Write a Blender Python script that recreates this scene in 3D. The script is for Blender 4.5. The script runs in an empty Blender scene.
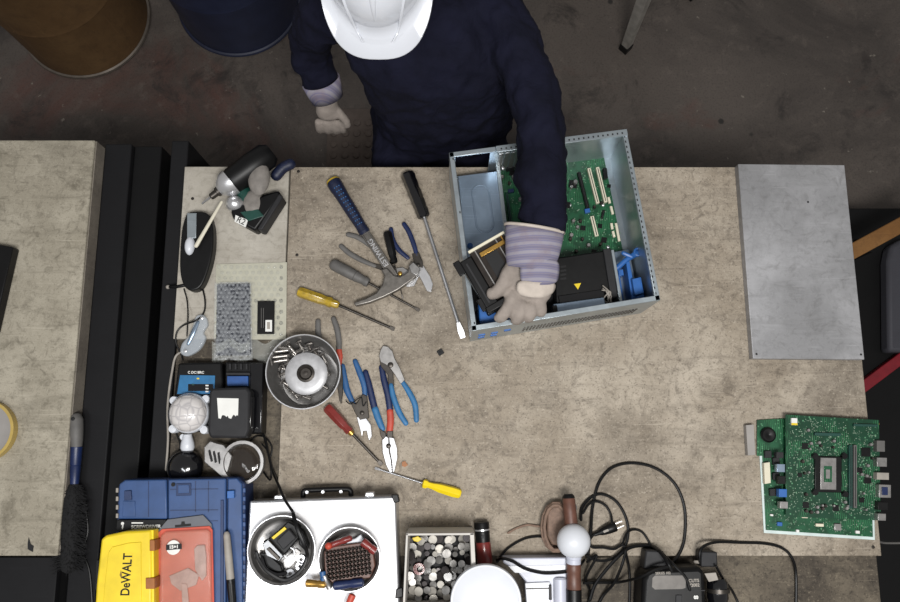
import bpy, bmesh, math, random
from mathutils import Vector, Matrix, Euler
random.seed(7)
PI = math.pi
T = 0.80; CAMH = 1.85; F = 760.0; TH = math.atan(0.185)
CT, ST = math.cos(TH), math.sin(TH)
scene = bpy.context.scene; COL = scene.collection
def P(px, py, h=0.0):                      # a point of the photo met at height h over the bench tops
    u = (px-450)/F; w = (301-py)/F
    t = (CAMH-h)/(CT-w*ST)
    return Vector((u*t, (ST+w*CT)*t, T+h))
def pp(poly, h): return [P(x, y, h).xy for x, y in poly]
def S(px, py, n, h=0.0): return (P(px+n/2, py, h)-P(px-n/2, py, h)).length     # n pixels in metres there

# ---------------------------------------------------------------- mesh builder
def cr(pts, n=6):
    pts = [Vector(p) for p in pts]
    if len(pts) < 3: return pts
    out = []; q = [pts[0]*2-pts[1]]+pts+[pts[-1]*2-pts[-2]]
    for i in range(1, len(q)-2):
        a, b, c, d = q[i-1:i+3]
        for k in range(n):
            t = k/n
            out.append(0.5*((2*b)+(c-a)*t+(2*a-5*b+4*c-d)*t*t+(3*b-a-3*c+d)*t**3))
    out.append(pts[-1]); return out
class MB:
    def __init__(s, M=None): s.v = []; s.f = []; s.s = []; s.M = M
    def add(s, vs, fs, smooth=False):
        o = len(s.v)
        s.v += [(s.M @ Vector(v)) if s.M else Vector(v) for v in vs]
        s.f += [tuple(i+o for i in f) for f in fs]; s.s += [smooth]*len(fs); return s
    def box(s, c, d, rz=0, R=None):
        m = R if R else Matrix.Rotation(rz, 3, 'Z'); c = Vector(c)
        vs = [c + m @ Vector((x*d[0]/2, y*d[1]/2, z*d[2]/2)) for x in (-1, 1) for y in (-1, 1) for z in (-1, 1)]
        return s.add(vs, [(0,1,3,2),(4,6,7,5),(0,4,5,1),(2,3,7,6),(0,2,6,4),(1,5,7,3)])
    def prism(s, poly, z0, z1, smooth=False, top=None):
        a = sum(poly[i][0]*poly[(i+1) % len(poly)][1]-poly[(i+1) % len(poly)][0]*poly[i][1] for i in range(len(poly)))
        if a < 0:
            poly = poly[::-1]; top = top[::-1] if top else None
        n = len(poly); tp = top or poly
        vs = [(x, y, z0) for x, y in poly]+[(x, y, z1) for x, y in tp]
        fs = [tuple(range(n-1, -1, -1)), tuple(range(n, 2*n))]+[(i, (i+1) % n, (i+1) % n+n, i+n) for i in range(n)]
        return s.add(vs, fs, smooth)
    def tube(s, pts, r, n=10, flat=1.0, cap=True):
        pts = [Vector(p) for p in pts]; m = len(pts)
        rr = r if isinstance(r, (list, tuple)) else [r]*m
        if len(rr) != m:
            rr = [rr[min(len(rr)-1, int(i/(m-1)*(len(rr)-1)))]*(1-((i/(m-1)*(len(rr)-1)) % 1))+rr[min(len(rr)-1, int(i/(m-1)*(len(rr)-1))+1)]*((i/(m-1)*(len(rr)-1)) % 1) for i in range(m)]
        T_ = [(pts[min(i+1, m-1)]-pts[max(i-1, 0)]).normalized() for i in range(m)]
        rings = []
        P_, R_, Q_ = pts[:], list(rr), T_[:]
        if cap:
            a, b = rr[0], rr[-1]
            P_ = [pts[0]-T_[0]*a*.8, pts[0]-T_[0]*a*.5]+P_+[pts[-1]+T_[-1]*b*.5, pts[-1]+T_[-1]*b*.8]
            R_ = [a*.35, a*.8]+R_+[b*.8, b*.35]; Q_ = [T_[0]]*2+Q_+[T_[-1]]*2
        side = None; vs = []
        for p, r_, t in zip(P_, R_, Q_):
            ref = Vector((0, 0, 1))
            if abs(t.z) > .93:
                sd = side if side else Vector((1, 0, 0))
            else: sd = t.cross(ref)
            sd = (sd-t*sd.dot(t)).normalized()
            if side and sd.dot(side) < 0 and abs(t.z) > .93: sd = -sd
            side = sd; up = sd.cross(t).normalized()
            for k in range(n):
                a = 2*PI*k/n
                vs.append(p+sd*math.cos(a)*r_+up*math.sin(a)*r_*flat)
        q = len(P_)
        fs = [(i*n+k, i*n+(k+1) % n, (i+1)*n+(k+1) % n, (i+1)*n+k) for i in range(q-1) for k in range(n)]
        fs += [tuple(range(n-1, -1, -1)), tuple(range((q-1)*n, q*n))]
        return s.add(vs, fs, True)
    def lathe(s, prof, c=(0, 0, 0), n=32, axis=None, sx=1, sy=1, close=False):
        c = Vector(c); R = Vector((0, 0, 1)).rotation_difference(Vector(axis).normalized()).to_matrix() if axis else Matrix.Identity(3)
        vs = [c+R @ Vector((r*math.cos(2*PI*k/n)*sx, r*math.sin(2*PI*k/n)*sy, z)) for r, z in prof for k in range(n)]
        q = len(prof)
        fs = [(i*n+k, i*n+(k+1) % n, (i+1)*n+(k+1) % n, (i+1)*n+k) for i in range(q-1) for k in range(n)]
        if close: fs += [((q-1)*n+k, (q-1)*n+(k+1) % n, (k+1) % n, k) for k in range(n)]
        else: fs += [tuple(range(n-1, -1, -1)), tuple(range((q-1)*n, q*n))]
        return s.add(vs, fs, True)
    def cyl(s, c, r, h, n=24, axis=None): return s.lathe([(r, 0), (r, h)], c, n, axis)
    def dome(s, c, r, rz=None, n=28, m=8, full=False, sx=1, sy=1):
        rz = rz or r; a0 = -PI/2 if full else 0
        return s.lathe([(max(1e-4, r*math.cos(a0+(PI/2-a0)*i/m)), rz*math.sin(a0+(PI/2-a0)*i/m)) for i in range(m+1)], c, n, None, sx, sy)
    def ring(s, c, R, r, n=36, m=8, axis=None, sx=1, sy=1):
        return s.lathe([(R+r*math.cos(2*PI*i/m), r*math.sin(2*PI*i/m)) for i in range(m)], c, n, axis, sx, sy, close=True)
    def axial(s, A, B, prof, n=18, flute=0, depth=0.1):      # prof: (fraction along A>B, radius)
        A, B = Vector(A), Vector(B); d = B-A; L = d.length; R = Vector((0, 0, 1)).rotation_difference(d.normalized()).to_matrix()
        vs = []
        for t, r in prof:
            for k in range(n):
                a = 2*PI*k/n; q = r*(1-depth*(0.5+0.5*math.cos(flute*a))) if flute else r
                vs.append(A+R @ Vector((q*math.cos(a), q*math.sin(a), t*L)))
        q = len(prof)
        fs = [(i*n+k, i*n+(k+1) % n, (i+1)*n+(k+1) % n, (i+1)*n+k) for i in range(q-1) for k in range(n)]
        fs += [tuple(range(n-1, -1, -1)), tuple(range((q-1)*n, q*n))]
        return s.add(vs, fs, True)
W = {}
def link(o, parent, loc, label, cat, group, kind):
    COL.objects.link(o)
    if parent is not None:
        o.parent = parent; W[o] = W[parent]
    else:
        o.location = loc; W[o] = Vector(loc)
    if label: o['label'] = label
    if cat: o['category'] = cat
    if group: o['group'] = group
    if kind: o['kind'] = kind
    return o
def build(name, mb, mat, parent=None, bevel=0, label=None, cat=None, group=None, kind=None, mods=None, ang=38, seg=2):
    if parent is not None: loc = W[parent]
    else:
        xs = [v.x for v in mb.v]; ys = [v.y for v in mb.v]
        loc = Vector(((min(xs)+max(xs))/2, (min(ys)+max(ys))/2, min(v.z for v in mb.v)))
    me = bpy.data.meshes.new(name); me.from_pydata([v-loc for v in mb.v], [], mb.f)
    me.polygons.foreach_set('use_smooth', mb.s); me.update()
    bm = bmesh.new(); bm.from_mesh(me); bmesh.ops.recalc_face_normals(bm, faces=bm.faces); bm.to_mesh(me); bm.free()
    me.set_sharp_from_angle(angle=math.radians(ang))
    me.materials.append(mat)
    o = bpy.data.objects.new(name, me); link(o, parent, loc, label, cat, group, kind)
    if bevel:
        b = o.modifiers.new('bevel', 'BEVEL'); b.width = bevel; b.segments = seg; b.limit_method = 'ANGLE'; b.angle_limit = math.radians(40)
    for m in mods or []: m(o)
    return o
def thing(name, label, cat, loc, group=None, kind=None):
    o = bpy.data.objects.new(name, None); o.empty_display_size = .05
    return link(o, None, Vector(loc), label, cat, group, kind)
def copy_tree(o, parent=None, loc=None, rot=None):
    c = o.copy(); COL.objects.link(c)
    if parent: c.parent = parent
    if loc is not None: c.location = loc
    if rot is not None: c.rotation_euler = rot
    for ch in list(o.children): copy_tree(ch, c)
    W[c] = Vector(loc) if loc is not None else W.get(o)
    return c
def words_mb(txt, size, M, depth=.0004, bold=0.0):           # raised lettering as a mesh
    cu = bpy.data.curves.new('lettering', 'FONT'); cu.body = txt; cu.size = size; cu.extrude = depth; cu.align_x = 'CENTER'; cu.align_y = 'CENTER'; cu.offset = bold
    o = bpy.data.objects.new('lettering', cu); COL.objects.link(o)
    bpy.context.view_layer.update()
    me = bpy.data.meshes.new_from_object(o.evaluated_get(bpy.context.evaluated_depsgraph_get()))
    mb = MB(M); mb.add([v.co.copy() for v in me.vertices], [tuple(p.vertices) for p in me.polygons])
    bpy.data.objects.remove(o); bpy.data.curves.remove(cu); bpy.data.meshes.remove(me)
    return mb
def flatM(c, ang, z=None):                                   # letter frame lying flat at c, baseline turned by ang
    return Matrix.Translation(Vector(c)) @ Matrix.Rotation(ang, 4, 'Z')

# ---------------------------------------------------------------- materials
def lin(c): return tuple((x/12.92 if x <= .04045 else ((x+.055)/1.055)**2.4) for x in [v/255 for v in c])
class NT:
    def __init__(s, name):
        s.m = bpy.data.materials.new(name); s.m.use_nodes = True; s.t = s.m.node_tree; s.b = s.t.nodes['Principled BSDF']
        s.tc = s.t.nodes.new('ShaderNodeTexCoord')
    def n(s, k, **kw):
        x = s.t.nodes.new(k)
        for a, b in kw.items():
            if a in x.inputs: x.inputs[a].default_value = b
            else: setattr(x, a, b)
        return x
    def l(s, a, b): s.t.links.new(a, b)
    def noise(s, scale, detail=4, rough=.55, vec=None, dist=0):
        x = s.n('ShaderNodeTexNoise'); x.inputs['Scale'].default_value = scale; x.inputs['Detail'].default_value = detail
        x.inputs['Roughness'].default_value = rough; x.inputs['Distortion'].default_value = dist
        s.l(vec or s.tc.outputs['Object'], x.inputs['Vector']); return x.outputs['Fac']
    def ramp(s, fac, stops):
        x = s.n('ShaderNodeValToRGB'); e = x.color_ramp.elements
        while len(e) < len(stops): e.new(.5)
        for i, (p, c) in enumerate(stops): e[i].position = p; e[i].color = (*c, 1) if len(c) == 3 else c
        s.l(fac, x.inputs[0]); return x.outputs[0]
    def mix(s, a, b, fac, mode='MIX'):
        x = s.n('ShaderNodeMix'); x.data_type = 'RGBA'; x.blend_type = mode
        for i, v in ((0, fac), (6, a), (7, b)):
            if hasattr(v, 'is_output'): s.l(v, x.inputs[i])
            elif i == 0: x.inputs[0].default_value = v
            else: x.inputs[i].default_value = (*v, 1)
        return x.outputs[2]
    def bump(s, h, strength=.3, dist=.001):
        x = s.n('ShaderNodeBump'); x.inputs['Strength'].default_value = strength; x.inputs['Distance'].default_value = dist
        s.l(h, x.inputs['Height']); s.l(x.outputs[0], s.b.inputs['Normal'])
    def col(s, c): s.l(c, s.b.inputs['Base Color'])
def mat(name, rgb, rough=.5, metal=0, var=.12, scale=30, bump=0, bscale=150, bdist=.001, spec=None, coat=0, alpha=1, trans=0, emit=0, sheen=0):
    t = NT(name); c = lin(rgb)
    lo = tuple(x*(1-var) for x in c); hi = tuple(min(1, x*(1+var)) for x in c)
    t.col(t.ramp(t.noise(scale), [(.3, lo), (.7, hi)]))
    r = t.n('ShaderNodeMapRange'); r.inputs[3].default_value = max(0, rough-.06); r.inputs[4].default_value = min(1, rough+.06)
    t.l(t.noise(scale*1.7), r.inputs[0]); t.l(r.outputs[0], t.b.inputs['Roughness'])
    t.b.inputs['Metallic'].default_value = metal
    if spec is not None: t.b.inputs['Specular IOR Level'].default_value = spec
    if coat: t.b.inputs['Coat Weight'].default_value = coat
    if trans: t.b.inputs['Transmission Weight'].default_value = trans
    if alpha < 1: t.b.inputs['Alpha'].default_value = alpha
    if sheen: t.b.inputs['Sheen Weight'].default_value = sheen
    if bump: t.bump(t.noise(bscale, 3), bump, bdist)
    return t.m
def board_mat(name, base, dark, light, seed=0.0, speck=.5, dirt=.5, flow=0):
    t = NT(name); b, d, l = lin(base), lin(dark), lin(light)
    mp = t.n('ShaderNodeMapping'); mp.inputs['Location'].default_value = (seed, seed*.7, 0); t.l(t.tc.outputs['Object'], mp.inputs[0]); v = mp.outputs[0]
    if flow:
        m2 = t.n('ShaderNodeMapping'); m2.inputs['Scale'].default_value = (flow, 1, 1); t.l(v, m2.inputs[0]); v = m2.outputs[0]
    c = t.mix(b, l, t.ramp(t.noise(5, 6, .6, v), [(.42, (0,)*3), (.72, (.85,)*3)]))
    c = t.mix(c, d, t.ramp(t.noise(2.3, 8, .68, v, .6), [(.5, (0,)*3), (.78, (dirt,)*3)]))
    c = t.mix(c, d, t.ramp(t.noise(9, 8, .7, v, 1.5), [(.56, (0,)*3), (.8, (dirt*1.1,)*3)]))
    c = t.mix(c, d, t.ramp(t.noise(260, 2, .5, v), [(.58, (0,)*3), (.72, (speck*.8,)*3)]))
    c = t.mix(c, l, t.ramp(t.noise(190, 2, .5, v), [(.60, (0,)*3), (.72, (speck*.7,)*3)]))
    m4 = t.n('ShaderNodeMapping'); m4.inputs['Scale'].default_value = (1.0, 6.5, 1); m4.inputs['Rotation'].default_value = (0, 0, .25); t.l(v, m4.inputs[0])
    c = t.mix(c, d, t.ramp(t.noise(5, 7, .7, m4.outputs[0], 1.0), [(.52, (0,)*3), (.75, (dirt*.6,)*3)]))
    c = t.mix(c, d, t.ramp(t.noise(46, 5, .7, v, .8), [(.5, (0,)*3), (.72, (dirt*.75,)*3)]))
    # fine criss-cross scratches
    for k, rot in enumerate((.5, 2.2, 1.2)):
        m3 = t.n('ShaderNodeMapping'); m3.inputs['Rotation'].default_value = (0, 0, rot); m3.inputs['Scale'].default_value = (9, 260, 1); t.l(v, m3.inputs[0])
        c = t.mix(c, l, t.ramp(t.noise(1, 2, .4, m3.outputs[0], .4), [(.70, (0,)*3), (.76, (.45,)*3)]))
    vo = t.n('ShaderNodeTexVoronoi'); vo.inputs['Scale'].default_value = 5; t.l(v, vo.inputs['Vector'])
    c = t.mix(c, tuple(x*.35 for x in d), t.ramp(vo.outputs['Distance'], [(.018, (.8,)*3), (.035, (0,)*3)]))
    t.col(c); t.b.inputs['Roughness'].default_value = .72
    t.b.inputs['Specular IOR Level'].default_value = .3
    t.bump(t.noise(240, 3, .6, v), .25, .0008)
    return t.m
def floor_mat():
    t = NT('oil stained concrete floor')
    b, d, l = lin((74, 67, 62)), lin((38, 33, 31)), lin((100, 91, 84))
    c = t.mix(b, l, t.ramp(t.noise(1.1, 6, .6), [(.4, (0,)*3), (.75, (.5,)*3)]))
    c = t.mix(c, d, t.ramp(t.noise(1.6, 9, .7, None, .8), [(.46, (0,)*3), (.7, (.85,)*3)]))
    c = t.mix(c, lin((84, 50, 42)), t.ramp(t.noise(1.3, 8, .7, None, .6), [(.54, (0,)*3), (.68, (.75,)*3)]))
    c = t.mix(c, d, t.ramp(t.noise(5, 9, .75, None, .5), [(.54, (0,)*3), (.66, (.8,)*3)]))
    c = t.mix(c, l, t.ramp(t.noise(16, 8, .7, None, .3), [(.55, (0,)*3), (.7, (.5,)*3)]))
    c = t.mix(c, lin((135, 128, 118)), t.ramp(t.noise(34, 4, .55), [(.70, (0,)*3), (.76, (.75,)*3)]))
    c = t.mix(c, d, t.ramp(t.noise(140, 3, .6), [(.5, (0,)*3), (.7, (.45,)*3)]))
    vo = t.n('ShaderNodeTexVoronoi'); vo.inputs['Scale'].default_value = 4.5; t.l(t.tc.outputs['Object'], vo.inputs['Vector'])
    c = t.mix(c, (.01, .009, .008), t.ramp(vo.outputs['Distance'], [(.035, (.9,)*3), (.06, (0,)*3)]))
    t.col(c); t.b.inputs['Roughness'].default_value = .6
    t.bump(t.noise(60, 5), .3, .002); return t.m
def pcb_mat(name, base=(28, 82, 54)):
    t = NT(name); g = lin(base); l = lin((96, 150, 112)); d = lin((14, 52, 32))
    br = t.n('ShaderNodeTexVoronoi'); br.inputs['Scale'].default_value = 120; br.distance = 'CHEBYCHEV'; t.l(t.tc.outputs['Object'], br.inputs['Vector'])
    c = t.mix(g, d, t.ramp(t.noise(40, 4), [(.45, (0,)*3), (.6, (.7,)*3)]))
    c = t.mix(c, l, t.mix((0, 0, 0), t.ramp(br.outputs['Distance'], [(.16, (.9,)*3), (.22, (0,)*3)]), t.ramp(t.noise(22, 3), [(.46, (0,)*3), (.56, (1,)*3)])))
    w = t.n('ShaderNodeTexWave'); w.inputs['Scale'].default_value = 70; w.inputs['Distortion'].default_value = 3; w.inputs['Detail'].default_value = 1; t.l(t.tc.outputs['Object'], w.inputs['Vector'])
    c = t.mix(c, lin((58, 128, 82)), t.mix((0, 0, 0), t.ramp(w.outputs['Fac'], [(.8, (0,)*3), (.9, (.8,)*3)]), t.ramp(t.noise(16, 2), [(.5, (0,)*3), (.56, (1,)*3)])))
    t.col(c); t.b.inputs['Roughness'].default_value = .35; return t.m
def steel_mat(name, rgb, rough=.35, dirt=.35, scratch=.5, metal=.85):
    t = NT(name); b = lin(rgb); d = tuple(x*.55 for x in b); l = tuple(min(1, x*1.5) for x in b)
    c = t.mix(b, d, t.ramp(t.noise(9, 7, .65, None, .8), [(.48, (0,)*3), (.75, (dirt,)*3)]))
    for rot in (.7, 2.4):
        m3 = t.n('ShaderNodeMapping'); m3.inputs['Rotation'].default_value = (0, 0, rot); m3.inputs['Scale'].default_value = (8, 300, 1); t.l(t.tc.outputs['Object'], m3.inputs[0])
        c = t.mix(c, l, t.ramp(t.noise(1, 2, .4, m3.outputs[0], .3), [(.66, (0,)*3), (.74, (scratch,)*3)]))
    vo = t.n('ShaderNodeTexVoronoi'); vo.inputs['Scale'].default_value = 11; t.l(t.tc.outputs['Object'], vo.inputs['Vector'])
    c = t.mix(c, tuple(x*.3 for x in b), t.ramp(vo.outputs['Distance'], [(.03, (scratch,)*3), (.05, (0,)*3)]))
    t.col(c); t.b.inputs['Metallic'].default_value = metal
    r = t.n('ShaderNodeMapRange'); r.inputs[3].default_value = rough-.1; r.inputs[4].default_value = rough+.15
    t.l(t.noise(14, 5), r.inputs[0]); t.l(r.outputs[0], t.b.inputs['Roughness']); t.b.inputs['Specular IOR Level'].default_value = .5 if metal > .3 else .22; return t.m
def cloth_mat(name, rgb, var=.25, weave=900):
    t = NT(name); b = lin(rgb)
    c = t.ramp(t.noise(12, 5), [(.3, tuple(x*(1-var) for x in b)), (.7, tuple(x*(1+var) for x in b))])
    t.col(c); t.b.inputs['Roughness'].default_value = .9; t.b.inputs['Specular IOR Level'].default_value = .15; pass
    t.bump(t.noise(22, 4, .55, None, .8), .55, .012); return t.m
def stripe_mat(name, ax='Y', freq=17):
    t = NT(name); sx = t.n('ShaderNodeSeparateXYZ'); t.l(t.tc.outputs['Object'], sx.inputs[0])
    w = t.n('ShaderNodeTexWave'); w.bands_direction = ax; w.inputs['Scale'].default_value = freq; w.inputs['Distortion'].default_value = .5; w.inputs['Detail'].default_value = 1
    t.l(t.tc.outputs['Object'], w.inputs['Vector'])
    c = t.ramp(w.outputs['Fac'], [(.08, lin((142, 138, 148))), (.35, lin((128, 124, 142))), (.55, lin((104, 105, 134))), (.72, lin((134, 127, 138))), (.95, lin((112, 109, 130)))])
    c = t.mix(c, lin((120, 104, 110)), t.ramp(t.noise(26, 5), [(.5, (0,)*3), (.75, (.6,)*3)]))
    t.col(c); t.b.inputs['Roughness'].default_value = .9; t.b.inputs['Specular IOR Level'].default_value = .15; t.bump(t.noise(500, 2), .4, .0008); return t.m

M = {}
M['floor'] = floor_mat()
M['board'] = board_mat('worn grey particle board', (147, 136, 121), (80, 72, 63), (184, 174, 159), 0, .8, .85)
M['board_left'] = board_mat('worn pale particle board', (149, 142, 127), (88, 82, 70), (185, 178, 162), 3.3, .6, .85)
M['board_small'] = board_mat('scuffed cream board', (164, 158, 147), (108, 101, 90), (188, 183, 173), 6.1, .2, .6)
M['board_edge'] = board_mat('grey board edge', (118, 111, 102), (78, 72, 66), (150, 142, 130), 1, .5, .5)
M['worn_wood'] = board_mat('dark worn oily wood', (76, 69, 60), (36, 32, 29), (128, 118, 102), 2.2, .8, .95)
M['black_steel'] = steel_mat('black painted steel', (14, 14, 15), .55, .5, .25, 0.1)
M['black_steel2'] = steel_mat('charcoal painted steel', (24, 24, 26), .6, .5, .35, 0.1)
M['black_deep'] = mat('matt black', (14, 14, 16), .7)
M['alu'] = steel_mat('scratched aluminium plate', (154, 153, 153), .5, .35, .35, .55)
M['alu'] = board_mat('scratched stained aluminium', (148, 148, 150), (104, 103, 102), (190, 190, 193), 8.4, .12, .55)
M['alu'].node_tree.nodes['Principled BSDF'].inputs['Metallic'].default_value = .35; M['alu'].node_tree.nodes['Principled BSDF'].inputs['Roughness'].default_value = .45
M['steel'] = steel_mat('bright steel', (190, 190, 192), .3, .3, .4, .9)
M['tool_mid'] = mat('grey forged steel', (122, 118, 113), .4, .8, .22, 70)
M['satin'] = mat('satin steel', (160, 158, 156), .38, .85, .18, 60)
M['chrome'] = mat('polished steel', (214, 214, 216), .32, .8, .06, 40)
M['blade'] = mat('dull cutter blade', (150, 142, 136), .5, .3, .25, 40)
M['plate_grey'] = mat('grey rating plate', (104, 100, 96), .5, .1, .15, 60)
M['solder'] = mat('pale soldered parts', (128, 150, 130), .5, .2, .35, 300)
M['ink'] = mat('dark slate device', (30, 33, 44), .3, 0, .2, 60)
M['dark_brown'] = mat('brown black steel', (44, 38, 34), .4, .5, .3, 30)
M['dark_steel'] = mat('dark tool steel', (72, 68, 64), .42, .8, .25, 60)
M['case_steel'] = steel_mat('zinc plated case steel', (176, 186, 192), .32, .7, .4, .8)
M['case_blue'] = steel_mat('blue tinted zinc steel', (150, 168, 188), .3, .6, .4, .75)
M['silver_case'] = mat('glare white brushed silver', (236, 236, 238), .4, .1, .03, 20)  # near-white base stands for the lamp's blown-out reflection on the lid
M['case_trim'] = mat('aluminium trim', (190, 192, 196), .3, .85, .06, 30)
M['black'] = mat('black plastic', (11, 11, 12), .42, 0, .2, 40, spec=.3)
M['black_gloss'] = mat('glossy black plastic', (14, 14, 17), .15, 0, .1, 40, coat=.6)
M['charcoal'] = mat('charcoal plastic', (38, 38, 40), .55, 0, .12, 40, .15, 500, spec=.3)
M['grey'] = mat('grey rubber', (92, 90, 88), .6, 0, .15, 50)
M['grey_light'] = mat('light grey rubber', (150, 144, 136), .6, 0, .12, 50)
M['white'] = mat('white plastic', (205, 208, 214), .35, 0, .03, 20)
M['white_lav'] = mat('cool white plastic', (186, 189, 202), .4, 0, .03, 12)
M['helmet'] = mat('white helmet shell', (206, 209, 216), .22, 0, .02, 10, coat=.4)
M['cream'] = mat('cream plastic', (206, 200, 182), .45, 0, .06, 40)
M['paper'] = mat('white paper label', (222, 222, 218), .8, 0, .05, 40)
M['navy'] = cloth_mat('navy cotton', (17, 18, 33), .3)
M['jeans'] = cloth_mat('dark navy cotton', (24, 26, 42), .25)
M['skin'] = mat('skin', (170, 125, 100), .55, 0, .08, 30)
M['hair'] = mat('dark hair', (35, 26, 22), .7, 0, .3, 200)
M['leather'] = mat('grey suede leather', (142, 133, 126), .95, 0, .2, 26, .6, 260, .0015, spec=.1)
M['leather_trim'] = mat('cream cotton binding', (182, 172, 162), .9, 0, .12, 40, .4, 300)
M['stripe'] = stripe_mat('lavender striped cotton')
M['blue_rub'] = mat('blue vinyl grip', (38, 84, 132), .5, 0, .15, 60)
M['blue_lt'] = mat('light blue vinyl grip', (44, 104, 150), .5, 0, .15, 60)
M['blue_dk'] = mat('dark blue vinyl grip', (22, 36, 74), .4, 0, .18, 60)
M['navy_rub'] = mat('hammer blue grip', (18, 26, 52), .5, 0, .3, 120, .5, 260)
M['orange'] = mat('orange red vinyl', (176, 66, 48), .5, 0, .15, 60)
M['red_dk'] = mat('dark red acetate', (120, 42, 38), .3, 0, .2, 60, coat=.4)
M['red'] = mat('red plastic', (156, 24, 32), .4, 0, .1, 40)
M['yellow'] = mat('yellow plastic', (234, 206, 26), .38, 0, .06, 40)
M['yellow_box'] = mat('scuffed yellow plastic', (226, 198, 36), .45, 0, .1, 25)
M['amber'] = mat('amber acetate', (166, 138, 36), .25, 0, .35, 80, coat=.5)
M['yellow_cap'] = mat('dull yellow', (178, 150, 48), .5)
M['rust'] = mat('orange brown plastic', (150, 92, 40), .5, 0, .15, 40)
M['brown'] = mat('brown plastic', (92, 60, 48), .45, 0, .2, 60)
M['brown_coil'] = mat('brown wound cord', (120, 98, 84), .7, 0, .25, 120)
M['case_blueplastic'] = mat('blue tool case plastic', (46, 74, 120), .45, 0, .12, 30, .1, 400)
M['case_bluedark'] = mat('dark blue tool case plastic', (32, 50, 88), .5, 0, .12, 30)
M['latch_blue'] = mat('bright blue plastic', (44, 96, 164), .4, 0, .1, 40)
M['salmon'] = mat('salmon red card', (194, 84, 66), .6, 0, .1, 22)
M['salmon_clear'] = mat('clear blister over card', (210, 150, 130), .15, 0, .1, 40, alpha=.28)
M['grey_card'] = mat('grey card', (98, 100, 106), .6, 0, .08, 40)
M['teal'] = mat('teal blue label', (40, 104, 150), .4, 0, .15, 60)
M['blue_panel'] = mat('blue battery face', (34, 78, 140), .45, 0, .15, 60)
M['green_dk'] = mat('dark green plastic', (22, 64, 56), .45, 0, .15, 60)
M['pcb'] = pcb_mat('green circuit board')
M['pcb2'] = pcb_mat('dark green circuit board', (18, 62, 42))
M['pcb_edge'] = mat('white board frame', (200, 214, 212), .4)
M['gold'] = mat('brass', (176, 138, 70), .35, .8, .15, 60)
M['ivory'] = mat('ivory connector', (212, 206, 184), .5, 0, .05, 40)
M['drum_brown'] = board_mat('brown fibre', (84, 62, 38), (56, 41, 28), (104, 80, 52), 4, .15, .5)
M['drum_steel'] = mat('dull drum ring', (112, 104, 96), .4, .7, .2, 30)
M['drum_blue'] = mat('navy drum plastic', (30, 35, 56), .5, 0, .2, 12)
M['rubber_mat'] = mat('brown grey rubber mat', (78, 68, 62), .8, 0, .15, 40)
M['stool'] = mat('worn grey steel tube', (128, 124, 118), .5, .05, .2, 40)
M['wood'] = board_mat('orange brown timber', (116, 80, 42), (74, 48, 28), (140, 102, 60), 5, .3, .5)
M['red_steel'] = mat('red painted steel', (118, 16, 30), .45, 0, .15, 40)
M['slate'] = steel_mat('slate painted steel', (66, 66, 72), .6, .3, .3, .1)
M['cell'] = mat('coin cell steel', (150, 148, 145), .34, .8, .35, 40)
M['cell_dark'] = mat('dark coin cell', (52, 48, 48), .35, .6, .25, 40)
M['card'] = mat('white cardboard', (196, 192, 186), .75, 0, .06, 30)
M['card_in'] = mat('grey cardboard', (150, 146, 142), .8, 0, .06, 30)
M['film'] = mat('clear plastic film', (222, 226, 220), .12, 0, .05, 60, bump=.8, bscale=120, bdist=.002, alpha=.22)
M['bubble_cell'] = mat('clear air bubbles', (226, 230, 234), .06, 0, .05, 60, alpha=.08)
M['clear'] = mat('clear hard plastic', (200, 208, 216), .08, 0, .05, 60, alpha=.4)
M['antistatic'] = mat('pale frosted sheet', (176, 174, 158), .45, 0, .08, 60, .4, 300)
M['glass'] = mat('smoky lens', (70, 62, 55), .06, 0, .2, 30, alpha=.3)
M['bristle'] = mat('black bristle', (12, 12, 14), .9, 0, .3, 200)
M['tape_ring'] = mat('yellowed tape', (176, 152, 86), .35, 0, .1, 40)
def bubble_mat():
    t = NT('bubble wrap film'); vo = t.n('ShaderNodeTexVoronoi'); vo.inputs['Scale'].default_value = 105; t.l(t.tc.outputs['Object'], vo.inputs['Vector'])
    t.b.inputs['Base Color'].default_value = (.7, .73, .76, 1); t.b.inputs['Roughness'].default_value = .12
    t.l(t.ramp(vo.outputs['Distance'], [(.25, (.02,)*3), (.5, (.12,)*3)]), t.b.inputs['Alpha'])
    t.bump(vo.outputs['Distance'], .9, .003); return t.m
M['bubble'] = bubble_mat()
def lens_mat():
    t = NT('faceted white sensor dome'); vo = t.n('ShaderNodeTexVoronoi'); vo.feature = 'DISTANCE_TO_EDGE'; vo.inputs['Scale'].default_value = 48; vo.inputs['Randomness'].default_value = .35
    t.l(t.tc.outputs['Object'], vo.inputs['Vector'])
    t.col(t.ramp(vo.outputs['Distance'], [(.0, lin((176, 173, 174))), (.10, lin((206, 202, 200)))])); t.b.inputs['Roughness'].default_value = .22
    t.bump(t.ramp(vo.outputs['Distance'], [(0, (0,)*3), (.25, (1,)*3)]), .6, .001); return t.m
M['lens'] = lens_mat()
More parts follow.
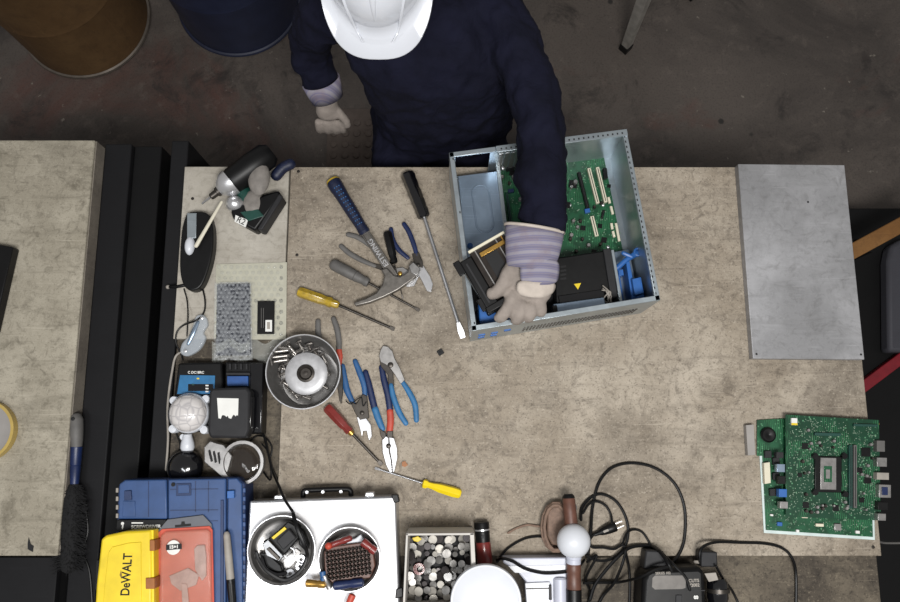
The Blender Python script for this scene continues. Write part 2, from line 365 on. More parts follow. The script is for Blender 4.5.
# ================================================================ camera, light
cam_d = bpy.data.cameras.new('camera'); cam_d.sensor_width = 36; cam_d.lens = F/900*36; cam_d.clip_start = .02
cam = bpy.data.objects.new('camera', cam_d); COL.objects.link(cam); cam.location = (0, 0, T+CAMH); cam.rotation_euler = (TH, 0, 0)
scene.camera = cam
w = bpy.data.worlds.new('workshop'); scene.world = w; w.use_nodes = True
w.node_tree.nodes['Background'].inputs[0].default_value = (.97, .95, .93, 1); w.node_tree.nodes['Background'].inputs[1].default_value = .28
def lamp(name, loc, size, power, col=(1, .985, .96), aim=(0, .1, T)):
    d = bpy.data.lights.new(name, 'AREA'); d.shape = 'RECTANGLE'; d.size, d.size_y = size; d.energy = power; d.color = col
    o = bpy.data.objects.new(name, d); COL.objects.link(o); o.location = loc
    o.rotation_euler = (Vector(loc)-Vector(aim)).to_track_quat('Z', 'Y').to_euler(); return o
lamp('ceiling_lamp', (.35, -.75, T+2.9), (1.0, .5), 82)
lamp('ceiling_lamp', (-.9, -.9, T+3.0), (1.2, .4), 26, (.95, .97, 1))
scene.view_settings.view_transform = 'Standard'; scene.view_settings.look = 'None'; scene.view_settings.gamma = 1; scene.view_settings.exposure = 0

# ================================================================ setting
mb = MB(); mb.box((0, .6, -.05), (9, 9, .1)); build('floor', mb, M['floor'], kind='structure')
Y0 = -.262; YT = .691; XL, XR = -.678, 1.006; XM = -.409; YS = P(200, 339).y
t = thing('workbench', 'long workbench with dark oily worn wooden top under the grey boards', 'workbench', (.16, .05, 0))
wb = MB(); wb.box(((XL+XR)/2, (-.62+YT-.004)/2, T-.018-.02), (XR-XL-.004, YT+.616, .04)); build('worktop', wb, M['worn_wood'], t, bevel=.002)
for x in (XL+.06, XR-.06):
    for y in (-.56, YT-.08):
        g = MB(); g.box((x, y, (T-.058)/2), (.06, .06, T-.058)); build('leg', g, M['black_steel2'], t, bevel=.003)
g = MB(); g.box((.16, YT-.08, .62), (XR-XL-.18, .03, .08)); build('cross_rail', g, M['black_steel2'], t)
for nm, lab, x0, x1, y0, y1, m in (('bench_board', 'large worn grey speckled board covering most of the workbench', XM+.0015, XR, Y0, YT, 'board'),
                              ('bench_board', 'smaller cream board on the bench under the drill and bubble wrap', XL, XM-.0015, YS, YT, 'board_small')):
    g = MB(); g.box(((x0+x1)/2, (y0+y1)/2, T-.009+(.0015 if m != 'board' else 0)), (x1-x0, y1-y0, .018+(.003 if m != 'board' else 0))); build(nm, g, M[m], bevel=.0015, label=lab, cat='board')
# screw heads sunk in the boards
for i, (x, y) in enumerate(((298.5, 171.5), (193, 199), (873, 547), (297, 255))):
    g = MB(); c = P(x, y); g.lathe([(.004, 0), (.004, .0007), (.0028, .0009), (.0026, .0004)], c+Vector((0, 0, .003 if i == 1 else .0001)), 16)
    build('screw', g, M['dark_steel'], label=['flat screw head at the top left corner of the large board', 'flat screw head in the cream board above the black oval dispenser', 'flat screw head at the lower right corner of the bench board', 'flat screw head in the board left of the hammer grip'][i], cat='screw')
# left bench
LX = -.915; LY1 = P(60, 140).y
t = thing('side_bench', 'second bench along the left with a pale scratched top', 'workbench', (-1.45, .25, 0))
g = MB(); g.box(((-2.0+LX)/2, (Y0+LY1)/2, T-.028), (2.0+LX, LY1-Y0, .056)); build('worktop', g, M['board_left'], t, bevel=.003)
g = MB(); g.box((LX+.0012, (Y0+LY1)/2, T-.031), (.0022, LY1-Y0-.002, .048)); build('edge_band', g, M['board_edge'], t)
for x in (-1.94, LX-.06):
    for y in (Y0+.05, LY1-.05):
        g = MB(); g.box((x, y, (T-.056)/2), (.06, .06, T-.056)); build('leg', g, M['black_steel2'], t, bevel=.003)
# black cabinet at lower left
t = thing('steel_cabinet', 'low black steel cabinet at the lower end of the left bench', 'cabinet', (-1.45, -.5, 0))
g = MB(); g.box((-1.46, -.49, (T-.045)/2), (1.06, .44, T-.045)); build('body', g, M['black_deep'], t, bevel=.004)
g = MB(); g.box((-1.46, -.4925, T-.035), (1.07, .448, .02)); build('top_panel', g, M['black_steel2'], t, bevel=.002)
# black channel between benches
t = thing('steel_channel', 'long black steel channel running between the two benches', 'channel', (-.79, .1, 0))
ya, yb = -.75, .775
def strip(nm, x0, x1, z1, m, z0=0.0, p=t):
    g = MB(); g.box(((x0+x1)/2, (ya+yb)/2, (z0+z1)/2), (x1-x0, yb-ya, z1-z0)); return build(nm, g, M[m], p, bevel=.003)
strip('side_rail', -.912, -.842, T-.052, 'black_steel2')
strip('channel_bed', -.8415, -.768, T-.068, 'black_steel')
strip('gutter', -.7675, -.729, T-.16, 'black_deep')
strip('side_rail', -.7285, -.684, T-.03, 'black_steel2')
# mat, drums, stool
t = MB(); c = P(352, 138, -T)
t.box((c.x+.16, c.y-.04, .006), (.50, .30, .012))
for i in range(12):
    for j in range(6):
        t.lathe([(.014, 0), (.013, .004), (.008, .006), (.003, .0065)], (c.x-.065+i*.042, c.y-.155+j*.042, .012), 12)
build('floor_mat', t, M['rubber_mat'], label='studded brown grey rubber mat on the floor under the worker', cat='mat')
def drum(name, label, px, py, rpx, h, body, lid, recess):
    c = P(px, py, -T); r = rpx*(CAMH+T)/F*.97; c.z = 0
    t = thing(name, label, 'drum', c)
    prof = [(r*.97, 0), (r*.97, h*.33), (r*.985, h*.335), (r*.97, h*.35), (r*.97, h*.66), (r*.985, h*.67), (r*.97, h*.68), (r*.97, h-.012)]
    g = MB(); g.lathe(prof+[(r*.93, h-.012), (r*.93, h-.03-recess), (.001, h-.03-recess)] if recess else prof+[(.001, h-.012)], c, 64); build('drum_body', g, M[body], t)
    for zz in (.009, h-.008):
        g = MB(); g.ring(c+Vector((0, 0, zz)), r*.975, .009, 72, 8); build('rim', g, M['drum_steel' if recess else lid], t)
    if recess:
        g = MB(); g.lathe([(r*.925, 0), (r*.925, .006), (r*.90, .012), (r*.4, .016), (.001, .016)], c+Vector((0, 0, h-.03-recess)), 64); build('inner_lid', g, M[lid], t)
    else:
        g = MB(); g.lathe([(r*.95, 0), (r*.95, .006), (r*.86, .006), (r*.85, .001), (r*.3, .001), (.001, .001)], c+Vector((0, 0, h-.0115)), 64)
        g.cyl(c+Vector((r*.5, -r*.35, h-.011)), .03, .010, 20); build('lid', g, M[lid], t)
    return t
drum('fibre_drum', 'brown fibre drum with a metal rim standing behind the left bench', 87, 20, 72, .88, 'drum_brown', 'drum_brown', .10)
drum('plastic_drum', 'dark navy blue drum with closed lid beside the brown one', 240, 1, 69, .86, 'drum_blue', 'drum_blue', 0)
f = P(625, 49, -T); hdir = Vector((.5, 1, 0)).normalized()
sc = f+Vector((.02, .24, 0))
t = thing('stool', 'grey steel stool at the top edge with one square leg in view', 'stool', sc)
g = MB(); g.box(sc+Vector((0, 0, .62)), (.34, .34, .03), .5); build('seat', g, M['stool'], t, bevel=.01)
d0 = (f-sc).xy
for k in range(4):
    v = Matrix.Rotation(k*PI/2, 2) @ d0; foot = Vector((sc.x+v.x, sc.y+v.y, .012)); top = Vector((sc.x+v.x*.72, sc.y+v.y*.72, .61))
    g = MB(); g.tube([foot, top], [.022, .034], 4, cap=False); lg = build('leg', g, M['stool'], t, bevel=.003)
    g = MB(); g.tube([foot-Vector((0, 0, .012)), foot+Vector((0, 0, .02))], .025, 4, cap=False); build('rubber_foot', g, M['black'], lg)
# right of the bench
cp = [P(x, y, -.62) for x, y in ((838, 208), (1010, 208), (1010, 640), (838, 640))]
t = thing('parts_cart', 'low black steel cart standing past the right end of the bench', 'cart', (cp[0]+cp[2])/2-Vector((0, 0, (T-.62)/2)))
W[t].z = 0; t.location.z = 0
g = MB(); g.prism([v.xy for v in cp], .08, .18); build('tray', g, M['black_steel'], t, bevel=.005)
for x in (0, 1):
    for y in (0, 1):
        q = cp[0].lerp(cp[1], .08+.8*x).xy*(1-.9*y)+cp[3].lerp(cp[2], .08+.8*x).xy*.9*y
        g = MB(); g.lathe([(.03, -.015), (.04, -.012), (.04, .012), (.03, .015)], (q.x, q.y+.03, .04), 18, (1, 0, 0)); build('wheel', g, M['black'], t)
z = -T+.18
a, b = P(846, 256, z+.33), P(960, 194, z+.33)
g = MB(); g.box((a+b)/2-Vector((0, 0, .1)), ((b-a).length, .045, .045), math.atan2(b.y-a.y, b.x-a.x))
build('timber_beam', g, M['wood'], label='orange brown timber beam slanting behind the aluminium plate', cat='beam', bevel=.003)
g = MB(); m_ = (a+b)/2-Vector((0, 0, .1)); 
g.box((m_.x-.05, m_.y-.03, (m_.z-.023+.18)/2), (.05, .04, m_.z-.023-.18))
build('support_block', g, M['black_steel'], label='black steel prop on the cart under the timber beam', cat='support')
a, b = P(855, 401, z+.10), P(960, 322, z+.10)
g = MB(); g.box((a+b)/2-Vector((0, 0, .0851)), ((b-a).length, .034, .03), math.atan2(b.y-a.y, b.x-a.x))
build('steel_bar', g, M['red_steel'], label='red painted steel bar slanting beside the bench end', cat='bar', bevel=.003)
pn = pp([(887, 262), (890, 246), (900, 240), (975, 240), (975, 352), (888, 352)], z+.05)
g = MB(); g.prism(pn, .181, .235); q = build('machine_cover', g, M['slate'], label='slate grey rounded machine cover right of the bench', cat='cover', bevel=.012)

# ================================================================ aluminium plate
g = MB(); g.prism(pp([(738, 164), (844.5, 165), (864.5, 359.5), (753, 358.5)], .024), T+.0005, T+.024)
t = thing('metal_plate', 'scratched grey aluminium plate lying at the top right bench corner', 'plate', P(800, 260)); 
build('plate', g, M['alu'], t, bevel=.0012)
for x, y in ((756.5, 354), (861, 354.5), (808, 202)):
    g = MB(); g.lathe([(.0026, 0), (.0026, .0004), (.001, .0002)], P(x, y, .0241), 14); build('screw_hole', g, M['black_deep'], t)

# ================================================================ left bench things
g = MB(); g.prism(pp([(-60, 262), (-8, 243), (13, 247), (-6, 330), (-60, 420)], .03), T+.0005, T+.03)
t = thing('tablet', 'black flat device cut by the left edge of the picture', 'device', P(-10, 300)); build('body', g, M['black'], t, bevel=.003)
g = MB(); g.prism(pp([(-50, 280), (-12, 262), (-4, 268), (-18, 330), (-50, 390)], .03), T+.03, T+.031); build('screen', g, M['black_gloss'], t)
c = P(-17, 431, .02); r = S(-17, 431, 30)
g = MB(); g.lathe([(r*.90, -.0195), (r, -.0195), (r, .0), (r*.90, .0)], c, 56, close=True); t = thing('tape_roll', 'yellowed roll of tape at the left edge of the side bench', 'tape', P(-17, 431)); build('tape', g, M['tape_ring'], t)
g = MB(); g.lathe([(r*.02, -.0195), (r*.895, -.0195), (r*.895, -.003), (r*.84, -.006), (r*.02, -.006)], c, 48, close=True); build('core', g, M['card_in'], t)
g = MB(); pts = pp([(29, 537), (31, 544), (34, 546), (33, 552), (28, 549), (28, 543)], 0); g.prism(pts, T+.0005, T+.0015)
build('debris', g, M['black_deep'], label='tiny dark flake of debris near the corner of the left bench', cat='debris')
# brush
t = thing('bench_brush', 'bench brush with blue handle and black bristles between the benches', 'brush', P(74, 490, -.02))
A, B = P(76, 413, -.018), P(76.5, 447, -.02)
g = MB(); g.axial(A, B, [(0, .006), (.05, .012), (.2, .0165), (.5, .0165), (.8, .015), (1, .013)], 20); build('grip', g, M['grey'], t)
g = MB(); g.lathe([(.0045, 0), (.0045, .018), (.002, .0185)], A.lerp(B, .18)+Vector((0, 0, -.001)), 14); build('hang_hole', g, M['black_deep'], t)
C_ = P(74.5, 484, -.02); g = MB(); g.axial(B, C_, [(0, .0145), (.05, .0135), (.48, .0125), (.5, .0115), (.53, .0125), (1, .010)], 20); build('handle', g, M['blue_dk'], t)
g = MB(); D = P(69, 566, -.02); n_ = 1500
core = [C_, P(72, 500, -.02), P(70, 535, -.02), D]
g.tube(cr(core, 6), [.01, .022, .026, .024, .02], 14, .7)
for i in range(1500):
    f_ = random.random(); q = C_.lerp(D, f_); q.x += (-.004*math.sin(f_*PI)); a = random.uniform(0, 2*PI); R_ = (.042 if f_ > .2 else .026+.08*f_)*random.uniform(.8, 1.08)
    e = q+Vector((math.cos(a)*R_, -.012+random.uniform(-.012, .012), math.sin(a)*R_*.42+.004)); s_ = Vector((.0011, .0011, 0))
    g.add([q+s_, q-s_, e+s_*.4, e-s_*.4+Vector((0, 0, .001))], [(0, 1, 3, 2)])
build('bristles', g, M['bristle'], t, ang=180)
g = MB(); g.tube(cr([P(84, 500, -.045), P(88, 530, -.05), P(83, 552, -.05), P(90, 575, -.05), P(94, 640, -.05)], 6), .0028, 8)
build('cable', g, M['black'], label='thin black cable hanging beside the brush bristles', cat='cable')
# ================================================================ hand tools on the big board
def sd(label, E, Cc, Tip, rh, rs, mh, ms='steel', flute=6, prof=None, collar=None, tipw=0, hh=None, cat='screwdriver', name='screwdriver', flat_tip=True, group=None):
    hh = hh if hh is not None else rh
    A = P(*E, hh)+Vector((0, 0, .0006)); B = P(*Cc, hh)+Vector((0, 0, .0006)); D = P(*Tip, rs+.0012)
    t = thing(name, label, cat, A.lerp(D, .5)*1.0-Vector((0, 0, 0)))
    t.location.z = T; W[t].z = T
    prof = prof or [(0, .35), (.02, .8), (.08, 1), (.45, .98), (.72, .9), (.82, .72), (.88, .82), (.97, .8), (1, .55)]
    g = MB(); g.axial(A, B, [(a, r*rh) for a, r in prof], 24, flute, .14 if flute else 0); build('handle', g, M[mh], t)
    ax = (D-B).normalized()
    if collar:
        g = MB(); g.axial(B-ax*.002, B+ax*.008, [(0, rh*.6), (1, rh*.5)], 18); build('collar', g, M[collar], t); 
    g = MB(); L = (D-B).length
    g.tube([B-ax*.01, B.lerp(D, .5), D-ax*((.04 if tipw else .013)-.001)], rs, 12, cap=False); build('shaft', g, M[ms], t)
    g = MB(); wv = tipw or rs*1.5
    sdv = Vector((-ax.y, ax.x, 0)).normalized()
    def rect(p, w_, h_): return [p+sdv*w_+Vector((0, 0, h_)), p-sdv*w_+Vector((0, 0, h_)), p-sdv*w_-Vector((0, 0, h_)), p+sdv*w_-Vector((0, 0, h_))]
    tl = .04 if tipw else .013; r0, r1, r2 = rect(D-ax*tl, rs*.95, rs*.9), rect(D-ax*tl*.45, wv, rs*.6), rect(D, wv*.85, rs*.25)
    vs = r0+r1+r2; fs = [(0, 1, 2, 3), (11, 10, 9, 8)]+[(i*4+k, i*4+(k+1) % 4, i*4+4+(k+1) % 4, i*4+4+k) for i in range(2) for k in range(4)]
    g.add(vs, fs); build('tip', g, M['chrome' if tipw else ms], t, bevel=.0003)
    return t
sd('yellow amber handled screwdriver lying left, tip towards the hammer claw', (297.5, 291.5), (339, 305.5), (394.5, 329.5), .0135, .0033, 'amber', 'dark_steel',
   prof=[(0, .5), (.03, .9), (.1, 1), (.55, .98), (.68, .85), (.74, .95), (.8, 1), (.84, .75), (.95, .72), (1, .5)])
sd('dark grey rubber handled screwdriver crossing the hammer claw', (330.5, 263), (368.5, 283), (419.5, 310.5), .0145, .0028, 'grey', 'dark_steel', flute=0, hh=.0165,
   prof=[(0, .3), (.03, .75), (.1, 1), (.4, 1), (.62, .95), (.64, .86), (.66, .95), (.8, .8), (.88, .72), (.93, .85), (1, .7)])
sd('long screwdriver with handle wrapped in black tape beside computer case', (406.5, 172), (424.5, 218), (463, 338), .0185, .0046, 'black_gloss', 'steel', tipw=.0075,
   prof=[(0, .35), (.03, .85), (.08, 1), (.2, .93), (.24, .98), (.4, .9), (.45, .97), (.6, .9), (.64, .95), (.8, .86), (.84, .92), (.97, .85), (1, .6)])
sd('small black handled screwdriver lying between the hammer and blue cutters', (387, 231.5), (394.5, 263.5), (403, 299), .0115, .0014, 'black', 'dark_steel', flute=6)
sd('red acetate handled screwdriver below the metal bowl pointing right', (326.5, 406), (350.5, 432), (382, 465), .0135, .0034, 'red_dk', 'dark_steel', collar='gold')
sd('bright yellow handled screwdriver below the pliers pointing left', (461, 494), (422.5, 483), (374.8, 468), .0125, .0022, 'yellow', 'steel', flute=6,
   prof=[(0, .6), (.04, .9), (.2, 1), (.55, .9), (.75, .62), (.85, .6), (.9, .85), (.97, .85), (1, .5)])

def plier(label, loc, name='pliers', cat='pliers'):
    t = thing(name, label, cat, P(*loc)); return t
def px3(pts, h): return [P(x, y, (z if z is not None else h)) for x, y, z in [(q+(None,))[:3] for q in pts]]
def grip(t, pts, r, m, h=None, flat=.62, n=12, nm='grip'):
    h = h if h is not None else r[0]*flat+.001 if isinstance(r, list) else r*flat+.001
    g = MB(); g.tube(cr(px3(pts, h), 6), r, n, flat); return build(nm, g, M[m], t)
def jaw(t, poly, z0, z1, m, nm='jaw', bev=.0012):
    g = MB(); g.prism(pp(poly, z1), T+z0, T+z1); return build(nm, g, M[m], t, bevel=bev)
def pivot(t, x, y, z, r=.0055, m='dark_steel'):
    g = MB(); g.lathe([(r, 0), (r, .0015), (r*.7, .0028), (.0004, .003)], P(x, y, z)-Vector((0, 0, .001)), 18); return build('pivot', g, M[m], t)

# cutters with dark blue grips beside the hammer head
t = plier('diagonal cutters with dark blue grips right of the hammer head', (415, 260))
grip(t, [(404, 224), (409, 232), (414, 245), (417, 256)], [.0058, .0062, .006, .005], 'blue_dk', .009); grip(t, [(391, 229), (393, 240), (399, 250), (408, 258)], [.0055, .006, .006, .005], 'blue_dk', .009)
jaw(t, [(412, 254), (419, 252), (423, 262), (423, 268), (415, 266)], .002, .012, 'dark_steel', 'joint')
jaw(t, [(416, 262), (423, 265), (430, 276), (433, 284), (431, 292), (427, 291), (422, 281), (418, 274)], .003, .011, 'chrome')
jaw(t, [(414, 264), (419, 267), (419, 276), (414, 286), (407, 287), (405, 284), (411, 279)], .002, .0098, 'chrome'); pivot(t, 418, 265, .013)
# slip joint pliers with grey grips under the hammer
t = plier('slip joint pliers with grey grips lying under the hammer shank', (370, 260))
grip(t, [(348, 234.5), (357, 237), (368, 244), (382, 256)], [.0062, .0068, .0062, .005], 'grey', .0055); grip(t, [(341, 246), (349, 253), (361, 260), (375, 266)], [.0062, .0068, .0065, .005], 'grey', .0055)
jaw(t, [(380, 252), (385, 257), (399, 271), (397, 277), (390, 273), (373, 267), (373, 263), (386, 266)], .001, .007, 'dark_steel', 'joint')
jaw(t, [(395, 268), (403, 267), (409, 271), (408, 276), (401, 279), (394, 277)], .001, .0075, 'satin'); pivot(t, 400, 273.5, .0085, .006, 'gold')
# hammer
t = thing('hammer', 'rip hammer with dark blue grip and steel claw head', 'hammer', P(365, 240))
A, B = P(332.5, 180.5, .018), P(365.5, 233.5, .018)
g = MB(); g.axial(A, B, [(0, .015), (.04, .0185), (.12, .0188), (.3, .0165), (.6, .0155), (.85, .0135), (.97, .0145), (1, .011)], 24); build('grip', g, M['navy_rub'], t)
d = (B-A).normalized(); nrm = Vector((-d.y, d.x, 0))
g = MB(); g.axial(A-d*.003, A+d*.003, [(0, .013), (.3, .0165), (1, .018)], 24); build('end_cap', g, M['yellow_cap'], t)
g = MB()
for i in range(11):
    for j in (-1, 0, 1):
        q = A.lerp(B, .16+i*.068)+nrm*j*.0062*(1-.02*i); rr = .0188-.005*i/11
        g.dome(q+Vector((0, 0, math.sqrt(max(0, rr*rr-(j*.0062)**2))-.0012)), .0021, .0018, 8, 3)
build('grip_studs', g, M['blue_rub'], t)  # studs coloured brighter blue to paint highlights on the navy grip
Hd = P(391, 272.5, .018)
g = MB(); bx = (Hd-B); ang = math.atan2(bx.y, bx.x)
g.box((B+Hd)/2-Vector((0, 0, 0)), (bx.length+.03, .017, .006), ang); g.box((B+Hd)/2+nrm*.0088, (bx.length+.03, .004, .011), ang); g.box((B+Hd)/2-nrm*.0088, (bx.length+.03, .004, .011), ang)
sh = build('shank', g, M['tool_mid'], t, bevel=.0012)
g = words_mb('ESTWING', .0185, flatM((B+Hd)/2+Vector((0, 0, .0033))+nrm*0, ang+PI), .0004, .0003); build('lettering', g, M['chrome'], sh)
top = .030
cl = [(353.5, 302.5), (365, 298.5), (376, 293), (382, 285), (384.5, 276), (381, 269.5), (387, 267.5), (394, 275), (400, 276.5), (407.5, 272), (409, 265.5), (413, 262), (419.5, 269), (415.5, 277.5), (408, 283), (398, 290), (384, 297), (370, 302.5), (355.5, 306)]
g = MB(); g.prism(pp(cl, top), T+.012, T+top); hd = build('head', g, M['tool_mid'], t, bevel=.003, seg=3)
fa, fb = P(409, 266.5, .0195), P(417, 270.5, .0195)
jaw(t, [(408.5, 266), (413, 261.5), (420.5, 268.5), (417, 276), (411, 272.5)], .009, .0325, 'satin', 'striking_face', .002)
# channel pliers left of the bowl
t = plier('grey and orange gripped pliers half hidden behind the metal bowl', (333, 350))
grip(t, [(318, 321), (318.5, 334), (322, 348), (332, 360)], [.0065, .0072, .0068, .005], 'grey', .0075); grip(t, [(333.5, 318.5), (337, 329), (339, 341), (339, 349)], [.0065, .0072, .007, .0068], 'grey', .0075)
grip(t, [(339, 350), (340, 358), (339, 366)], [.007, .0065, .005], 'orange', .0075)
jaw(t, [(329, 357), (337, 362), (342, 366), (343, 380), (342.5, 394), (341, 404), (339.5, 401), (337, 385), (333, 372)], .002, .011, 'dark_steel'); pivot(t, 338, 370, .012)
# cutters with blue grips, centre left
t = plier('blue gripped diagonal cutters between the bowl and other blue pliers', (357, 400))
grip(t, [(342.5, 366), (344, 376), (347, 390), (353, 403)], [.0062, .0075, .0078, .006], 'blue_rub'); grip(t, [(355, 361), (359, 371), (364, 385), (365, 396)], [.006, .0072, .0072, .006], 'blue_rub')
jaw(t, [(350, 401), (356, 404), (363, 394), (367, 396), (368, 408), (369, 418), (360, 420), (355, 413)], .002, .012, 'dark_steel', 'joint')
jaw(t, [(356.5, 417), (364, 415), (371, 425), (372, 436), (369, 441), (366.5, 431), (363, 431), (362, 437), (360, 430)], .003, .0115, 'chrome'); pivot(t, 362, 413, .013)
g = MB(); g.tube(cr([P(346, 401, .014), P(350, 404, .016), P(354, 402, .015), P(361, 397, .015), P(363, 406, .015), P(366, 402, .015)], 4), .0013, 6); build('spring', g, M['black'], t)
# lineman pliers
t = plier('pliers with blue and orange red grips, jaws pointing down', (383, 420))
grip(t, [(365.5, 372), (369, 385), (372, 398), (375, 410)], [.0065, .0078, .0082, .008], 'blue_dk'); grip(t, [(375, 409), (378, 418), (382.5, 429)], [.0083, .0083, .007], 'blue_lt')
grip(t, [(381.5, 367), (384, 380), (388, 396), (390, 410)], [.0065, .0078, .008, .0078], 'blue_dk'); grip(t, [(390, 411), (390.5, 421), (389.5, 432)], [.008, .0082, .0078], 'orange')
jaw(t, [(379, 428), (386, 433), (386, 441), (381, 437)], .002, .012, 'dark_steel', 'joint'); jaw(t, [(387, 431), (393, 431), (392, 441), (387, 441)], .002, .012, 'dark_steel', 'joint')
jaw(t, [(382, 440), (386, 436), (388.5, 438), (389, 452), (391, 460), (392, 472), (390, 473), (386, 465), (382.5, 452)], .003, .0155, 'chrome')
jaw(t, [(389, 437), (394, 438), (397, 448), (397.5, 458), (394.5, 471), (392.7, 473), (392, 462), (390, 452)], .003, .0155, 'chrome'); pivot(t, 388.5, 446, .0165, .006)
# slip joint, blue
t = plier('slip joint pliers with light blue grips, rounded head at top', (398, 385))
grip(t, [(391, 385), (393.5, 397), (399, 412), (406, 423.5)], [.0055, .0068, .007, .0062], 'blue_lt', .0085); grip(t, [(402.5, 382), (409, 392), (415, 405), (416.5, 420.5)], [.0055, .0068, .007, .0062], 'blue_lt', .0085)
jaw(t, [(380.5, 350), (383, 345.5), (388, 346.5), (392.5, 351), (394.5, 358), (400, 368), (405, 380), (400.5, 384), (395, 375), (388.5, 366), (380.5, 362), (379, 356)], .003, .013, 'satin')
jaw(t, [(379.5, 360), (387, 364), (393, 372), (394, 386), (388.5, 387), (388, 375), (381, 367)], .002, .0095, 'dark_steel'); pivot(t, 390.5, 365, .014, .007)
# small things
g = MB(); c = P(440.5, 352.5); g.box(c+Vector((0, 0, .0035)), (.014, .013, .006), .6); g.cyl(c+Vector((-.001, 0, .0065)), .0025, .0012, 12)
build('rubber_bumper', g, M['black_deep'], label='tiny square black rubber bumper alone in the middle of the board', cat='bumper', bevel=.0008)
g = MB(); g.prism(pp([(402, 462), (405, 461), (408, 465), (405, 467), (402, 466)], .002), T+.0004, T+.003); build('debris', g, M['rust'], label='tiny brown crumb of debris beside the plier jaws', cat='debris')

# ================================================================ metal bowl of screws
c = P(305, 370, .003); c = P(303, 371.5, .055); R = S(303, 371.5, 75, .055)/2; c.z = T
t = thing('metal_bowl', 'round steel bowl full of screws beside the blue pliers', 'bowl', c)
g = MB(); g.lathe([(.01, .001), (R*.74, .001), (R*.86, .012), (R*.99, .052), (R*1.0, .055), (R*.97, .0545), (R*.84, .014), (R*.72, .004), (.01, .004)], c, 72, close=True); g.cyl(c+Vector((0, 0, .001)), .012, .003, 24); build('bowl', g, M['satin'], t)
g = MB(); g.ring(c+Vector((0, 0, .0545)), R*.99, .0018, 80, 6); build('rim', g, M['chrome'], t)
pc = P(309.5, 377, .03); pr = S(309.5, 377, 57, .03)/2
M['disc_metal'] = mat('pale cast metal', (178, 178, 180), .45, .35, .15, 60)
M['screw'] = mat('zinc screw', (150, 146, 142), .3, .85, .2, 80)
t = thing('drive_spindle', 'white metal disc with brown hub lying in the bowl', 'spindle', pc)
g = MB(); g.lathe([(.01, 0), (pr, 0), (pr, .003), (pr*.9, .003), (pr*.86, .001), (.01, .001)], pc-Vector((0, 0, .016)), 56, close=True); build('flange', g, M['satin'], t)
q2 = P(306, 373.5, .045)
g = MB(); g.lathe([(.005, -.02), (pr*.72, -.02), (pr*.74, -.003), (pr*.68, 0), (pr*.5, .0015), (.005, .0015)], q2, 48, close=True); build('disc', g, M['disc_metal'], t)
g = MB(); g.lathe([(.021, 0), (.021, .006), (.016, .008), (.012, .004), (.005, .004), (.005, .007), (.0005, .0075)], q2, 32); build('hub', g, M['dark_steel'], t)
def screw(L, r, m, name='screw'):
    t = thing(name, 'x', 'screw', (0, 0, 0))
    g = MB(); g.axial((0, 0, 0), (L, 0, 0), [(0, r*.6), (.06, r)]+[(k, r*(1 if i % 2 else .8)) for i, k in enumerate([.1+.8*j/12 for j in range(13)])]+[(.95, r), (1, r*.5)], 10); build('shank', g, M[m], t)
    g = MB(); g.axial((-.004, 0, 0), (0.0005, 0, 0), [(0, r*1.3), (.3, r*2), (1, r*2.1)], 6 if r > .0025 else 14); g.axial((-.0045, 0, 0), (-.0038, 0, 0), [(0, r*1.0), (1, r*.8)], 12); build('screw_head', g, M[m], t)
    return t
spots = [(273, 352, 8, .030, .0035), (271, 357.5, 8, .032, .0035), (272, 362, 10, .030, .0035), (277, 347, -8, .024, .003), (288, 345, -48, .026, .0035), (292, 353, -38, .026, .0035), (299, 343, -60, .016, .003), (309, 345.5, -70, .01, .004), (314.5, 351, -60, .01, .004), (318.5, 357, 200, .012, .003), (322, 355, -60, .018, .003),
         (281, 368, -15, .022, .003), (280, 375, 20, .020, .003), (283, 382, -30, .02, .003), (287, 387, 40, .018, .003), (292, 391, -50, .018, .003), (297, 394, 70, .016, .0032), (302, 396, -20, .018, .0032), (308, 395, 60, .014, .0035), (321, 376, 8, .018, .0032), (316, 381, -35, .02, .0032), (320, 384, -30, .018, .003), (289, 360, -20, .02, .003), (284, 365, 30, .018, .003), (303, 350, 200, .014, .003), (325, 365, -70, .018, .003)]
descr = ['long steel screw across the left rim of the bowl', 'steel screw just below the topmost one at bowl rim', 'third steel screw down at the left rim of bowl', 'short screw above the others at the left rim', 'steel screw slanting inward at the upper left of bowl', 'steel screw slanting beside the white disc edge in bowl', 'screw standing near the top of the bowl', 'bolt head facing up at the top of the bowl', 'bolt head facing up right of the bowl top', 'small bolt at the upper right inside the bowl', 'thin screw leaning at the upper right inside the bowl',
         'screw left of the white disc in the bowl', 'screw at the left edge of the disc flange', 'screw at the lower left of the white disc', 'screw on the lower left of the disc flange', 'screw at the bottom left of the disc flange', 'screw near the bottom of the bowl contents', 'screw lying at the bottom middle of the bowl', 'stubby screw at the bottom of the bowl contents', 'screw right of the brown hub in the bowl', 'screw lower right of the brown hub in bowl', 'screw at the lower right edge of the bowl', 'screw tucked beside the upper left of the white disc', 'screw tucked under the left of the white disc', 'short screw above the white disc in the bowl', 'screw at the right inner wall of the bowl']
protos = {}
for i, (x, y, a, L, r) in enumerate(spots):
    key = (round(L, 3), r)
    hz = .047 if i < 4 else .034
    loc = P(x, y, hz); rot = (0, -.10 if i >= 4 else .16, math.radians(a))
    if key not in protos: o = protos[key] = screw(L*1.35, r*1.35, 'screw'); o.location = loc; o.rotation_euler = rot
    else: o = copy_tree(protos[key], None, loc, rot)
    o['label'] = descr[i]; o['group'] = 'screws in the metal bowl'
